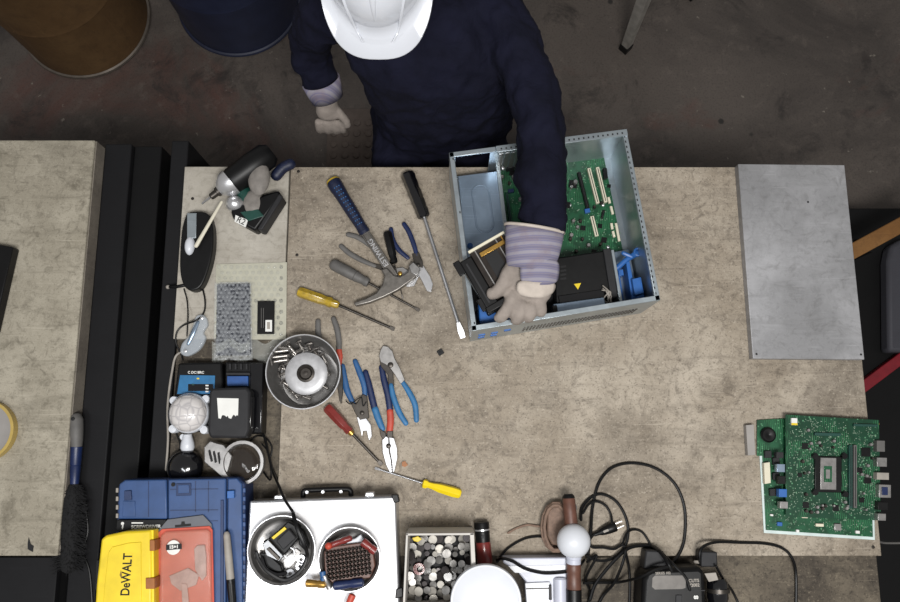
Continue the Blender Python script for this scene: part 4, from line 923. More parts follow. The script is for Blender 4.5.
# ================================================================ second motherboard(s) at the right
def tt(name, label, cat, px, py, h=0): 
    t = thing(name, label, cat, P(px, py, h)); return t
def q4(t, nm, poly, h0, h1, m, bev=.001, parent=None, **k):
    g = MB(); g.prism(pp(poly, h1), T+h0, T+h1); return build(nm, g, M[m], parent or t, bevel=bev, **k)
mb1 = tt('motherboard', 'pale edged motherboard lying underneath another one at the bench right edge', 'motherboard', 815, 490)
q4(mb1, 'board_tray', [(759.5, 453), (800, 451), (874, 500), (875, 540), (764, 533)], .0005, .003, 'pcb_edge', .0005)
q4(mb1, 'circuit_board', [(762, 446), (800, 444), (872, 500), (873, 537), (766, 530)], .0031, .0055, 'pcb', .0004)
q4(mb1, 'circuit_board', [(757, 420), (790, 418), (790, 455), (757, 456)], .0035, .0058, 'pcb', .0004)
q4(mb1, 'port_block', [(746, 425), (754, 424.5), (755.5, 455), (748, 455.5)], .0008, .018, 'card_in')
g = MB(); g.lathe([(.016, 0), (.018, .008), (.014, .012), (.005, .012), (.0005, .010)], P(767, 435, .006), 28); build('speaker_disc', g, M['black'], mb1)
q4(mb1, 'port_block', [(764, 463), (770, 462), (771, 483), (765, 484)], .0056, .018, 'ivory')
for x, y in ((768, 454), (776, 461), (776, 476), (773, 492)): q4(mb1, 'port_block', [(x-3, y-3), (x+3.5, y-3.5), (x+4, y+4), (x-2.5, y+4)], .0056, .016, 'charcoal')
for i, (x, y, w_, h_, m) in enumerate(((772, 515, 3, 2, 'paper'), (798, 531, 3, 3, 'paper'), (820, 525, 8, 3, 'ivory'), (838, 527, 7, 7, 'satin'), (858, 532, 4, 3, 'paper'), (805, 517, 6, 2, 'ivory'), (847, 518, 5, 2, 'ivory'), (780, 524, 5, 4, 'latch_blue'))):
    q4(mb1, 'connector', [(x-w_/2, y-h_/2), (x+w_/2, y-h_/2+.3), (x+w_/2, y+h_/2+.3), (x-w_/2, y+h_/2)], .0056, .012, m)
rnd = random.Random(11)
def scatter(par, corners, z, n, rnd, excl=(), m='solder'):
    g = MB()
    for i in range(n):
        u_, v_ = rnd.random(), rnd.random(); c = [V(p) for p in corners]; q = c[0].lerp(c[1], u_).lerp(c[3].lerp(c[2], u_), v_)
        if any(x0 < q.x < x1 and y0 < q.y < y1 for x0, y0, x1, y1 in excl): continue
        w = P(q.x, q.y, z); g.box((w.x, w.y, T+z+.0006), (rnd.choice([.0014, .002, .003]), rnd.choice([.0011, .0018]), .001), rnd.choice([0, 1.57]))
    return build('surface_components', g, M[m], par, kind='stuff')
scatter(mb1, [(766, 508), (870, 514), (871, 534), (768, 528)], .0056, 160, rnd)
mb2 = tt('motherboard', 'dark green motherboard with black processor socket lying on top of another', 'motherboard', 832, 468, .018)
Z = .0245
q4(mb2, 'circuit_board', [(785.5, 414.5), (879, 420), (881, 520.5), (786, 516.5)], Z-.002, Z, 'pcb2', .0004)
for x, y in ((790, 420), (874, 424), (874, 515), (792, 512)):
    g = MB(); g.cyl(P(x, y, .0061), .004, .0164, 14); build('standoff', g, M['gold'], mb2)
def bx(par, nm, x, y, w_, h_, z0, z1, m, bev=.0006): return q4(None, nm, [(x-w_/2, y-h_/2), (x+w_/2, y-h_/2+w_*.03), (x+w_/2, y+h_/2+w_*.03), (x-w_/2, y+h_/2)], z0, z1, m, bev, par)
so = bx(mb2, 'processor_socket', 828.5, 474, 27, 36, Z, Z+.006, 'black', .0015)
for x, y in ((814, 456), (843, 456), (814, 492), (844, 494)):
    g = MB(); g.cyl(P(x, y, Z), .007, .008, 18); g.cyl(P(x, y, Z+.008), .0035, .003, 12); build('mounting_post', g, M['black'], mb2)
cp_ = bx(so, 'processor', 828.5, 473.5, 16, 32, Z+.006, Z+.0095, 'satin', .001); bx(cp_, 'processor_die', 828, 474, 8, 16, Z+.0095, Z+.0105, 'pcb', 0); bx(cp_, 'processor_core', 828, 474, 4, 9, Z+.0105, Z+.0115, 'satin', 0)
def sl(x, y0, y1, m): o = bx(mb2, 'memory_slot', x, (y0+y1)/2, 3.2, y1-y0, Z, Z+.010, m); bx(o, 'groove', x, (y0+y1)/2, .8, y1-y0-3, Z+.01, Z+.0105, 'black_deep', 0)
sl(851, 445, 508, 'green_dk'); sl(855.5, 445, 508, 'grey')
bx(mb2, 'expansion_slot', 828, 434, 26, 3, Z, Z+.008, 'green_dk'); bx(mb2, 'expansion_slot', 866, 425, 24, 2.4, Z, Z+.008, 'green_dk'); bx(mb2, 'battery_label', 794.5, 421.5, 6, 7, Z, Z+.006, 'paper'); bx(mb2, 'battery_band', 794.5, 424, 6, 2, Z+.006, Z+.0065, 'yellow_box', 0)
for x, y, s_ in ((805, 446, 6), (860, 470, 5), (866, 452, 9), (806, 505, 6), (862, 500, 5), (800, 475, 4), (836, 508, 6), (868, 480, 7)): bx(mb2, 'chip', x, y, s_, s_, Z, Z+.002, 'black', .0003)
for i in range(30):
    x, y = rnd.choice([(rnd.uniform(797, 808), rnd.uniform(430, 512)), (rnd.uniform(860, 876), rnd.uniform(432, 512)), (rnd.uniform(808, 848), rnd.uniform(500, 513)), (rnd.uniform(806, 845), rnd.uniform(440, 450))])
    g = MB(); r = rnd.choice([.003, .004]); g.lathe([(r, 0), (r, .007), (r*.8, .008), (.0005, .0078)], P(x, y, Z), 12); build('capacitor', g, M['satin' if i % 3 else 'dark_steel'], mb2)
scatter(mb2, [(789, 418), (876, 424), (878, 516), (789, 512)], Z, 900, rnd, ((814, 455, 843, 494), (849, 444, 858, 509)))
for x, y, w_, h_, m in ((779, 455, 7, 6, 'charcoal'), (780, 468, 8, 8, 'case_blue'), (781, 480, 7, 8, 'black'), (782, 493, 8, 8, 'latch_blue'), (783, 505, 8, 7, 'satin')):
    bx(mb2, 'port_block', x+1, y, w_, h_, Z-.001, Z+.014, m)
for x, y, w_, h_, m in ((886, 446, 8, 11, 'grey'), (887, 462, 10, 9, 'satin'), (888, 476, 12, 7, 'grey_light'), (890, 491, 12, 13, 'satin'), (888, 506, 10, 8, 'black'), (887, 517, 8, 7, 'satin')):
    x -= 4; o = bx(mb2, 'rear_port', x-1, y, w_, h_, Z-.001, Z+.016, m)
    if y == 491: bx(o, 'video_socket', x-1, y, 6, 8, Z+.016, Z+.018, 'blue_dk')

# ================================================================ drill and battery, upper left
dr = tt('cordless_driver', 'dark cordless impact driver with silver nose and grey grips', 'power tool', 245, 190)
A, B = P(221, 190, .05), P(272, 152, .05)
g = MB(); g.axial(A, B, [(0, .018), (.08, .027), (.25, .034), (.6, .036), (.9, .033), (1, .022)], 28); build('motor_housing', g, M['black'], dr)
M['grip_grey'] = mat('mottled grey rubber', (122, 117, 112), .7, 0, .2, 60)
g = MB(); A1 = P(219, 191, .052); d_ = (B-A).normalized(); g.axial(A1, A1+d_*.038, [(0, .013), (.25, .024), (.6, .0325), (1, .0350)], 28); build('nose_cone', g, M['chrome'], dr)
g = MB(); g.axial(A1-d_*.026, A1, [(0, .006), (.1, .0085), (.7, .009), (.75, .012), (1, .013)], 18); build('chuck', g, M['dark_steel'], dr)
g = MB(); g.tube([A1-d_*.05, A1-d_*.026], .003, 6); build('bit', g, M['steel'], dr)
g = MB(); g.dome(P(259, 178, .062), .032, .018, 24, 8, True, .85, 1.4); build('grip_panel', g, M['grip_grey'], dr)
g = MB(); g.tube(cr([P(240, 188, .032), P(252, 202, .03), P(264, 214, .028)], 5), [.018, .022, .021], 18, .9); build('handle', g, M['green_dk'], dr)
g = MB(); g.dome(P(253, 204, .043), .029, .012, 24, 8, True, .85, 1.3); build('grip_panel', g, M['grip_grey'], dr)
g = MB(); g.dome(P(235, 204, .04), .022, .022, 20, 6, True, 1.05, .95); build('trigger', g, M['chrome'], dr)
bt = q4(dr, 'battery_pack', [(230, 210), (233, 219), (255, 231), (281, 196), (279, 190), (264, 194)], .0035, .05, 'black', .006)
q4(dr, 'battery_face', [(257, 229), (262, 230), (283, 197), (279, 193)], .006, .054, 'charcoal', .003)
q4(dr, 'battery_band', [(240, 212), (248, 221), (264, 216), (258, 209)], .05, .053, 'green_dk', .002)
lb = q4(dr, 'sticker', [(235.5, 215), (234.5, 221.5), (245.5, 227.5), (248, 220)], .0501, .0508, 'paper', 0)
g = words_mb('R2', .021, flatM(P(241, 221, .051), -.45), .0003); build('lettering', g, M['black'], lb)
g = MB(); g.tube(cr([P(276, 176, .03), P(283, 168, .032), P(291, 164, .03)], 4), .014, 12); build('hook_loop', g, M['navy_rub'], dr)
# black oval dispenser
ov = tt('tape_dispenser', 'glossy black oval dispenser with a silver strip on the cream board', 'dispenser', 197, 250)
out = [(186, 214), (192, 211.5), (204, 212), (210, 217), (213, 230), (212.5, 250), (208, 270), (201, 286), (192, 290.5), (184, 286), (180, 272), (180, 250), (182, 228)]
g = MB(); g.prism([v.xy for v in cr([P(x, y, .035) for x, y in out+[out[0]]], 4)[:-1]], T+.0035, T+.035, False); build('body', g, M['black'], ov, bevel=.006, seg=3)
q4(ov, 'metal_strip', [(187, 213), (196.5, 213), (196, 238), (187, 238)], .035, .038, 'case_steel', .001)
g = MB(); g.dome(P(190, 246, .034), .0125, .014, 20, 6, False, 1, 1.9); build('white_pad', g, M['white'], ov)
g = MB(); g.tube([P(196, 246, .046), P(221.5, 202, .05)], [.0052, .0036], 10, .7); build('stick', g, M['cream'], label='thin cream plastic stick leaning between the oval dispenser and driver', cat='stick')
g = MB(); g.tube([P(168, 287, -.018), P(176, 287, .002), P(186, 285, .002)], [.003, .0045, .005], 10); 
cl_ = tt('cable_clip', 'small black rod with grey ball end below the oval dispenser', 'clip', 176, 287); build('rod', g, M['black'], cl_)
g = MB(); g.dome(P(168, 287, -.016), .0055, None, 14, 6, True); build('ball_end', g, M['grey_light'], cl_)
def cable(label, pts, r, m='black', h=None, name='cable', flat=1):
    g = MB(); g.tube(cr([P(x, y, z) for x, y, z in pts], 8), r, 8, flat); return build(name, g, M[m], label=label, cat='cable')
cable('thin black cable from the oval dispenser down past the clear clip', [(184, 289, .008), (187, 300, .007), (188, 314, .022), (187.5, 326, .026), (187, 336, .026)], .0018)
cable('black cable from the dispenser curling round left of the clear clip', [(202, 286, .008), (205, 300, .007), (204, 312, .007), (197, 320, .026), (184, 325, .012), (177, 332, .009), (176, 343, .0), (181, 354, -.012), (183, 360, -.012)], .0022)
cable('pale grey cable running down the left edge of the charger', [(186, 350, -.01), (176, 356, -.012), (172, 372, -.014), (169, 392, -.014), (167.5, 412, -.014), (168, 440, -.014), (166, 470, -.014)], .0028, 'grey_light')
# clear clip
cc_ = tt('clear_clip', 'clear plastic hinged clip with metal rivets above the charger', 'clip', 196, 335)
g = MB(); g.prism([v.xy for v in cr([P(x, y, .02) for x, y in [(202, 314), (206, 318), (207, 325), (203, 332), (205, 338), (200, 348), (192, 354), (185, 356), (180, 352), (182, 343), (189, 335), (193, 324), (196, 316), (202, 314)]], 4)[:-1]], T+.0045, T+.020); build('shell', g, M['clear'], cc_, bevel=.003)
for x, y in ((202, 318), (185.5, 351)):
    g = MB(); g.lathe([(.004, 0), (.004, .003), (.002, .004), (.0004, .004)], P(x, y, .020), 16); build('rivet', g, M['chrome'], cc_)
g = MB(); g.tube(cr([P(198, 322, .021), P(193, 333, .023), P(188, 344, .021)], 4), [.004, .006, .004], 10, .5); build('blade', g, M['case_blue'], cc_)
# bubble wrap parcel, foam sheet, battery
fs_ = tt('foam_sheet', 'pale green bubbled sheet lying on the cream board under black battery', 'sheet', 268, 300)
q4(fs_, 'sheet', [(216, 264), (287, 262), (286, 339.5), (252, 339.5), (214, 338)], .0035, .006, 'antistatic', .0008)
g = MB(); rnd = random.Random(5)
for i in range(11):
    for j in range(13):
        x, y = 219+i*6.2+(j % 2)*3, 267+j*5.6
        if x < 284: g.dome(P(x, y, .006), .0052, .0022, 12, 3)
build('bubbles', g, M['bubble_cell'], fs_, kind='stuff')
bp = tt('wrapped_phone', 'dark flat device wrapped in clear bubble film', 'parcel', 233, 318)
q4(bp, 'device', [(216.5, 284), (249.5, 283), (250.5, 355), (215.5, 355.5)], .0095, .020, 'ink', .003)
q4(bp, 'bubble_film', [(214.5, 282.5), (251, 281.5), (252.5, 360), (213.5, 360)], .0205, .0225, 'bubble', 0)
g = MB()
for i in range(9):
    for j in range(19):
        x, y = 217+i*4.1+(j % 2)*2, 285+j*3.9
        if x < 251: g.dome(P(x, y, .0226), .0034, .0022, 9, 3)
build('bubbles', g, M['bubble_cell'], bp, kind='stuff')
g = MB(); vs = []; N = 22; rnd = random.Random(9)
for i in range(N+1):
    for j in range(10):
        x = 212+74*i/N; y = 341+20*j/9+3*math.sin(i*.9); vs.append(P(x, y, .001+.006*rnd.random()+(.018 if x < 252 and j < 5 else 0)))
g.add(vs, [(i*10+j, i*10+j+1, i*10+j+11, i*10+j+10) for i in range(N) for j in range(9)], False); build('film_skirt', g, M['film'], bp, ang=180)
ph = tt('battery', 'small flat black battery with white label on the pale sheet', 'battery', 265.5, 317)
q4(ph, 'cell_body', [(257.5, 301), (274.5, 301), (274, 334), (257, 334)], .009, .0135, 'black', .0012)
lb = q4(ph, 'label', [(265.5, 320), (272, 320), (272, 331.5), (265.3, 331.5)], .0136, .0139, 'paper', 0)
q4(ph, 'code_mark', [(267, 322), (270, 322), (270, 329), (267, 329)], .0139, .0141, 'grey_light', 0, lb)
for x in (261, 263.2): q4(ph, 'print_line', [(x, 308), (x+.5, 308), (x+.5, 328), (x, 328)], .0136, .0138, 'grey', 0)

# ================================================================ charger, sensor, battery
hb = -.018
ch = tt('battery_charger', 'black battery charger with teal display panel behind the white sensor', 'charger', 198, 395, hb)
q4(ch, 'body', [(178, 363), (222, 362), (224, 402), (218, 432), (174, 432), (174, 395)], hb+.0005, .03, 'black', .005)
q4(ch, 'display_panel', [(180, 375), (215, 375.5), (214.5, 394), (177, 394)], .030, .0315, 'teal', .0005)
q4(ch, 'display_window', [(188, 384), (213, 384), (213, 391), (188, 391)], .0315, .032, 'black_gloss', .0003)
for x, y, m in ((198, 378.5, 'yellow_box'), (193, 384.5, 'green_dk'), (207, 385.5, 'paper'), (207, 388.5, 'paper'), (207, 391.5, 'paper')): bx(ch, 'indicator', x, y, 3 if m == 'paper' else 2.4, 1.4, .0315, .0324, m, 0)
g = words_mb('C DC18RC', .0082, flatM(P(196, 372.5, .0305), 0), .0003, .0002); build('lettering', g, M['paper'], ch)
ch2 = tt('battery_charger', 'black charger dock with blue slot beneath the scraped battery pack', 'charger', 243, 395, hb)
q4(ch2, 'body', [(225, 362), (264, 362), (262, 434), (224, 434)], hb+.0005, .028, 'black', .004)
q4(ch2, 'side_rail', [(250, 363), (263.5, 363), (261.5, 433), (250, 433)], .028, .036, 'black_gloss', .003)
q4(ch2, 'slot_face', [(227, 376), (248, 376), (248, 386), (227, 386)], .028, .037, 'blue_panel', .001); q4(ch2, 'slot_frame', [(226, 372.5), (250, 372.5), (250, 375), (226, 375)], .028, .040, 'charcoal', .001)
for k in range(4): bx(ch2, 'cooling_rib', 230+k*5.5, 366.5, 2, 6, .028, .034, 'charcoal')
bp2 = tt('battery_pack', 'dark grey power tool battery with scraped white sticker on top', 'battery', 231, 413, .03)
q4(bp2, 'body', [(212, 388), (247, 387), (250, 392), (249, 430), (246, 438), (210, 438), (207.5, 432), (209, 392)], .0375, .082, 'charcoal', .006)
q4(bp2, 'foot', [(213, 391), (244, 390), (243, 420), (211, 420)], .0285, .0375, 'black', .001)
q4(bp2, 'side_clip', [(249, 396), (252, 396), (251, 428), (248, 428)], .045, .072, 'black_gloss', .002)
rnd = random.Random(4); pl = [(217, 398), (238.5, 398.5)]; pl += [(238-.3*k*0-k*1.15, 416+rnd.uniform(-1.5, 3.2)) for k in range(18)]
q4(bp2, 'sticker', pl, .082, .0826, 'paper', 0)
se = tt('motion_sensor', 'round white motion sensor with honeycomb dome resting by the charger', 'sensor', 188, 414, hb)
g = MB(); c = P(188, 416, hb+.001); r = S(188, 413, 39, .07)/2
for dx, dy in ((-.8, .75), (.8, .8), (-.85, -.75), (.8, -.75)): pass
c2 = P(188.4, 413, .05); g.lathe([(r*.95, -.022), (r*1.04, -.014), (r*1.04, -.002), (r*.99, .002), (r*.3, .003), (.001, .003)], c2, 48); build('base_ring', g, M['white'], se)
g = MB(); g.dome(c2, r*.98, r*.72, 48, 14); build('lens_dome', g, M['lens'], se, ang=180)
for x, y in ((172.5, 399.5), (207, 398), (171.5, 430), (205, 431)):
    g = MB(); g.lathe([(.009, -.03), (.0105, -.004), (.009, .002), (.0005, .003)], P(x*.93+188.4*.07, y*.93+413*.07, .046), 20); build('mounting_tab', g, M['white'], se)
g = MB(); c = P(188.4, 414, .01); g.lathe([(r*.6, -.0275), (r*.9, -.005), (r*.95, .018)], c, 40); build('socket', g, M['black'], se)
bl = tt('bulb_adapter', 'small white rounded knob just below the motion sensor', 'adapter', 187.5, 444, hb)
g = MB(); g.axial(P(187.5, 434, .012), P(187.5, 452, .006), [(0, .010), (.2, .0115), (.5, .0155), (.75, .0165), (.9, .014), (.98, .008), (1, .002)], 28); build('knob', g, M['white'], bl)
g = MB(); g.cyl(P(187, 437, hb+.0005), .007, .03, 20); build('neck', g, M['white'], bl)
sp = tt('glossy_cap', 'glossy black ball shaped cap above the blue tool case', 'cap', 186, 467, hb)
g = MB(); g.dome(P(186, 467, hb+.025), S(186, 467, 35, .0)/2, .034, 36, 10); build('cap', g, M['black_gloss'], sp)
g = MB(); g.cyl(P(186, 467, hb+.0005), S(186, 467, 32, .0)/2, .025, 36); build('cap_base', g, M['black'], sp)
# ring and bracket
rg = tt('hose_clamp', 'silver ring clamp with slotted bracket holding a smoky lens', 'clamp', 242, 463, hb)
g = MB(); c = P(243, 462.5, .03); r = S(243, 462, 43, .03)/2; g.lathe([(r*.80, -.012), (r, -.012), (r*1.02, .0), (r, .010), (r*.86, .010), (r*.80, .002)], c, 56, close=True); build('ring', g, M['satin'], rg)
g = MB(); g.lathe([(r*.80, -.004), (r*.6, .000), (.001, .003)], c, 48); build('lens', g, M['glass'], rg)
br_ = q4(rg, 'bracket', [(204, 447), (210, 441), (224, 445), (232, 456), (228, 470), (224, 479), (217, 473), (204, 462)], -.005, .036, 'satin', .002)
for k in range(3): q4(None, 'slot', [(208+k*4.6, 450.5+k*1.2), (210.2+k*4.6, 449.5+k*1.2), (213+k*4.0, 461+k*1.0), (210.8+k*4.0, 462.2+k*1)], .0355, .037, 'black_deep', 0, br_)
g = MB(); g.cyl(P(243, 464, hb+.0005), r*.7, .036, 32); build('base', g, M['black'], rg)
g = MB(); g.tube(cr([P(262, 470, -.01), P(270, 480, .0), P(271, 470, .01), P(268, 452, .012), P(262, 444, .01)], 4), .0022, 8); build('wire_loop', g, M['black'], rg)
cable('thick black cable crossing from the ring clamp over the silver case', [(258, 430, .0), (264, 436, .006), (268, 452, .02), (273, 472, .04), (279, 486, .085), (285, 500, .115), (293, 512, .15)], .0032)
cable('thin black cable bunched beside the ring clamp and charger', [(249, 442, -.012), (257, 436, -.012), (266, 438, -.01), (272, 448, -.012), (270, 462, -.012), (276, 476, -.012), (279, 484, -.012)], .002)
cable('thin black cable below the white sensor beside the black cap', [(176, 432, -.014), (180, 448, -.014), (170, 462, -.014), (172, 474, -.014)], .002)
# ================================================================ blue tool case and what lies on it
bc = tt('tool_case', 'blue plastic tool case at the lower left under the yellow and red packs', 'tool case', 180, 560, -.017)
H1 = .072
def rq(pts, n=3): return pts
q4(bc, 'case_body', [(118, 487), (124, 479.5), (238, 477), (245, 484), (247, 645), (112, 645)], -.0168, H1-.012, 'case_bluedark', .003)
q4(bc, 'lid_panel', [(119, 484), (125, 480), (166.5, 479.5), (167, 519), (118, 519)], H1-.012, H1, 'case_blueplastic', .003)
q4(bc, 'lid_panel', [(168, 479.5), (226, 478.5), (225.5, 645), (163, 645), (168, 519)], H1-.012, H1, 'case_blueplastic', .003)
q4(bc, 'lid_panel', [(227.5, 478.5), (237, 478), (242, 484), (243, 645), (226.5, 645)], H1-.012, H1-.004, 'case_blueplastic', .003)
q4(bc, 'lid_panel', [(115.5, 532), (163, 532), (162, 645), (112, 645)], H1-.012, H1, 'case_blueplastic', .003)
o = q4(bc, 'recess_frame', [(176, 483.5), (191, 483), (191, 495.5), (176, 496)], H1, H1+.0025, 'case_bluedark', .001); q4(bc, 'recess_pad', [(178, 485), (189, 484.7), (189, 493), (178, 493.5)], H1+.0025, H1+.0045, 'case_blueplastic', .001, o)
q4(bc, 'latch', [(124, 491), (131, 490.5), (131.5, 500), (124, 500.5)], H1, H1+.005, 'case_bluedark', .001); q4(bc, 'latch', [(123, 501), (135, 501), (135, 517), (122, 517)], H1, H1+.002, 'case_blueplastic', .001)
q4(bc, 'latch', [(227, 491), (234, 490.5), (234, 498), (227, 498.5)], H1-.004, H1+.006, 'latch_blue', .001)
q4(bc, 'ridge', [(220.5, 500), (223.5, 500), (223.5, 645), (220, 645)], H1, H1+.0035, 'case_bluedark', .001)
for x in (148, 195, 208): q4(bc, 'ridge', [(x, 481), (x+.8, 481), (x+.8, 517 if x < 160 else 512), (x, 517 if x < 160 else 512)], H1, H1+.0009, 'case_bluedark', 0)
for y in (489, 510, 521): q4(bc, 'ridge', [(170, y), (218, y-.5), (218, y+.3), (170, y+.8)], H1, H1+.0009, 'case_bluedark', 0)
g = MB(); g.cyl(P(173.5, 484.5, H1), .0045, .003, 16); build('rivet', g, M['black'], bc)
for k in range(14):
    y = 488+k*8.5; q4(bc, 'hinge_tooth', [(242.6, y), (245.4, y), (245.4, y+4.6), (242.6, y+4.6)], H1-.013, H1-.008, 'case_blueplastic', .001)
    if y < 520: q4(bc, 'hinge_tooth', [(115.8, y), (118.2, y), (118, y+4.6), (115.6, y+4.6)], H1-.013, H1-.008, 'grey_light', .001)
lb = q4(bc, 'label_strip', [(117, 520), (166, 519.5), (166, 531.5), (116, 531.5)], H1-.012, H1+.0005, 'black', .001)
g = words_mb('SCREWDRIVER', .0100, flatM(P(146, 526.8, H1+.0006), .02), .0003, .0004); build('lettering', g, M['paper'], lb)
q4(lb, 'print_bar', [(131.5, 522.3), (143, 522.3), (143, 523.6), (131.5, 523.6)], H1+.0005, H1+.0009, 'paper', 0, lb)
g = MB(); g.lathe([(.0035, 0), (.0035, .0006), (.0005, .0006)], P(122.6, 523.5, H1+.0005), 14); c = P(122.6, 527, H1+.0008); g.box(c, (.0028, .010, .0006)); build('screw_mark', g, M['paper'], lb)
# yellow box
yb = tt('bit_case', 'yellow plastic bit case with orange hinges at the bottom left', 'bit case', 124, 570, H1)
q4(yb, 'case_body', [(101, 539), (106, 535.5), (125, 531.5), (151.5, 530), (152, 650), (92, 650), (96, 585)], H1+.0035, .115, 'yellow_box', .005)
q4(yb, 'lid_relief', [(108, 553), (112, 547), (128, 543), (141, 542), (141, 650), (100, 650), (104, 590)], .115, .1175, 'yellow_box', .0015)
q4(yb, 'rim', [(150, 530), (153.5, 530), (154.5, 650), (150.5, 650)], H1+.01, .112, 'yellow', .001)
for y in (540, 578, 610): q4(yb, 'hinge', [(149.5 if y < 560 else 145.5, y), (154.5, y), (154.5, y+11), (149.5 if y < 560 else 145.5, y+11)], .085, .1185, 'rust', .0012)
q4(yb, 'side_latch', [(96, 560), (99, 560), (97.5, 590), (94.5, 590)], .085, .105, 'black', .001)
M['dull'] = mat('dull coin cell', (172, 168, 160), .5, .5, .2, 60)
M['ylabel'] = mat('dark yellow printed panel', (128, 104, 30), .5)
lb = q4(yb, 'print_panel', [(122.3, 553.5), (132.5, 553.5), (131.8, 595.5), (121.5, 595.5)], .1175, .1179, 'yellow_box', 0)
g = words_mb('DeWALT', .0275, flatM(P(126.8, 574.5, .118), PI/2) @ Matrix.Diagonal((.80, 1, 1, 1)), .0003, .0005); build('lettering', g, M['black'], lb)
q4(yb, 'bull_mark', [(119.5, 575), (121, 570), (122, 575), (121.5, 579)], .1175, .1179, 'ylabel', 0)
# red blister pack
rp = tt('blister_pack', 'salmon red blister pack of blades with grey hang tab on the blue case', 'blister pack', 185, 570, H1)
q4(rp, 'hang_tab', [(157, 532), (167.5, 519.5), (203, 515), (211.5, 524), (212.5, 532), (212, 560), (158, 560)], H1+.005, H1+.0065, 'grey_card', .0008)
q4(rp, 'hang_hole', [(175, 525), (181, 524.5), (181.5, 521.5), (184.5, 521.3), (185, 524), (191, 523.5), (191, 526), (175, 527.5)], H1+.0065, H1+.0069, 'black_deep', 0)
q4(rp, 'card', [(157.5, 533), (162, 529), (209.5, 526), (212.5, 530), (215, 650), (156, 650)], H1+.0066, H1+.010, 'salmon', .001)
q4(rp, 'blister_shell', [(160, 536), (165, 532), (207, 529.5), (210, 533), (212, 650), (158, 650)], H1+.0101, H1+.022, 'salmon_clear', .004)
bd = tt('x', 'x', 'x', 174, 547) if False else None
g = MB(); g.lathe([(.0155, 0), (.0155, .0006), (.0005, .0006)], P(173.5, 547.5, H1+.0221), 28); lb = build('badge', g, M['paper'], rp)
q4(rp, 'badge_band', [(166, 544.8), (181.5, 543.5), (181.8, 549), (166, 550.3)], H1+.0228, H1+.0233, 'black', 0, lb)
g = words_mb('15+1', .0100, flatM(P(173.8, 547, H1+.0234), .08), .0003, .0005); build('lettering', g, M['paper'], lb)
q4(rp, 'blade', [(194, 549), (197, 545.5), (204.5, 545), (206, 556), (206, 576), (202, 581), (195, 570)], H1+.0103, H1+.016, 'blade', .001)
q4(rp, 'blade', [(169, 576), (188, 568), (199, 575), (196, 585), (180, 591), (171, 584)], H1+.0103, H1+.014, 'blade', .001)
q4(rp, 'blade', [(181, 583), (187, 584), (190, 615), (184, 640)], H1+.0141, H1+.016, 'blade', .001)
# marker
mk = tt('marker_pen', 'white marker pen with black cap lying on the blue case', 'marker', 228, 570, H1)
A, B = P(226.5, 531.5, H1+.012), P(230.5, 579, H1+.012)
g = MB(); g.axial(A, B, [(0, .003), (.02, .0055), (.08, .0075), (.5, .0085), (1, .0088)], 20); build('barrel', g, M['grey_light'], mk)
g = MB(); C2 = B+(B-A).normalized()*.075; g.axial(B, C2, [(0, .0092), (.9, .0085), (1, .006)], 20); g.box((B+C2)/2+V((0, 0, .0092)), (.004, .06, .002), math.atan2((B-A).y, (B-A).x)-PI/2); build('pen_cap', g, M['black'], mk)

# ================================================================ silver case with two steel trays
sc_ = tt('silver_case', 'flat bright silver aluminium case carrying two round steel trays', 'case', 322, 550)
H2 = .085
q4(sc_, 'case_body', [(249.5, 501), (396, 496), (401, 640), (242, 640)], .0005, H2-.002, 'case_trim', .004)
q4(sc_, 'lid', [(251.5, 503), (394.5, 498), (399, 640), (245, 640)], H2-.002, H2, 'silver_case', .001)
q4(sc_, 'corner_cap', [(391, 494.5), (398, 494.5), (399.5, 502), (394, 503)], H2-.02, H2+.002, 'black', .002); q4(sc_, 'corner_cap', [(396, 589), (402.5, 587), (403, 597), (395, 599)], H2-.004, H2+.002, 'black', .002)
for x in (278.5, 369.5): q4(sc_, 'latch', [(x-5, 497 if x > 300 else 499.5), (x+5, 496.6 if x > 300 else 499), (x+4, 492 if x > 300 else 495), (x-4, 492.4 if x > 300 else 495.5)], H2-.04, H2-.006, 'chrome', .002)
g = MB(); g.tube(cr([P(303, 497, .03), P(304, 491, .03), P(312, 490, .03), P(342, 489, .03), P(350, 490, .03), P(351, 495.5, .03)], 4), .006, 10); build('carry_handle', g, M['black'], sc_)
for x in (307, 323, 341): g = MB(); g.cyl(P(x, 492+(323-x)*.02, .0355), .004, .003, 14); build('rivet', g, M['chrome'], sc_)
def tray(label, px, py, rp_):
    c = P(px, py, H2+.0006); r = S(px, py, rp_*2, H2+.025)/2
    t = thing('magnetic_tray', label, 'tray', c)
    g = MB(); g.lathe([(.01, 0), (r*.78, 0), (r*.86, .004), (r*.93, .022), (r, .026), (r*.99, .0275), (r*.91, .0235), (r*.84, .006), (r*.76, .002), (.01, .002)], c, 64, close=True); g.cyl(c, .012, .002, 20); build('tray', g, M['satin'], t)
    g = MB(); g.ring(c+V((0, 0, .0265)), r*.99, .0016, 72, 6); build('rim', g, M['chrome'], t); return t, c, r
t1, c1, r1 = tray('left of two round steel trays, filled with black drive parts', 284, 549, 34)
t2, c2_, r2 = tray('right of two round steel trays, filled with brown drill bits', 351, 557.5, 31)
HB = H2+.003
mo = tt('drive_assembly', 'black plastic drive mechanism with yellow strip in the left tray', 'mechanism', 282, 545, HB)
q4(mo, 'frame', [(263, 541), (272, 536), (288, 521), (297, 526), (299, 538), (290, 549), (278, 562), (266, 555)], HB, HB+.045, 'black', .003)
q4(mo, 'block', [(262, 544), (268, 539), (284, 556), (279, 562), (266, 556)], HB+.045, HB+.056, 'black_gloss', .002)
q4(mo, 'block', [(276, 541), (289, 529), (296, 538), (283, 550)], HB+.045, HB+.060, 'charcoal', .002)
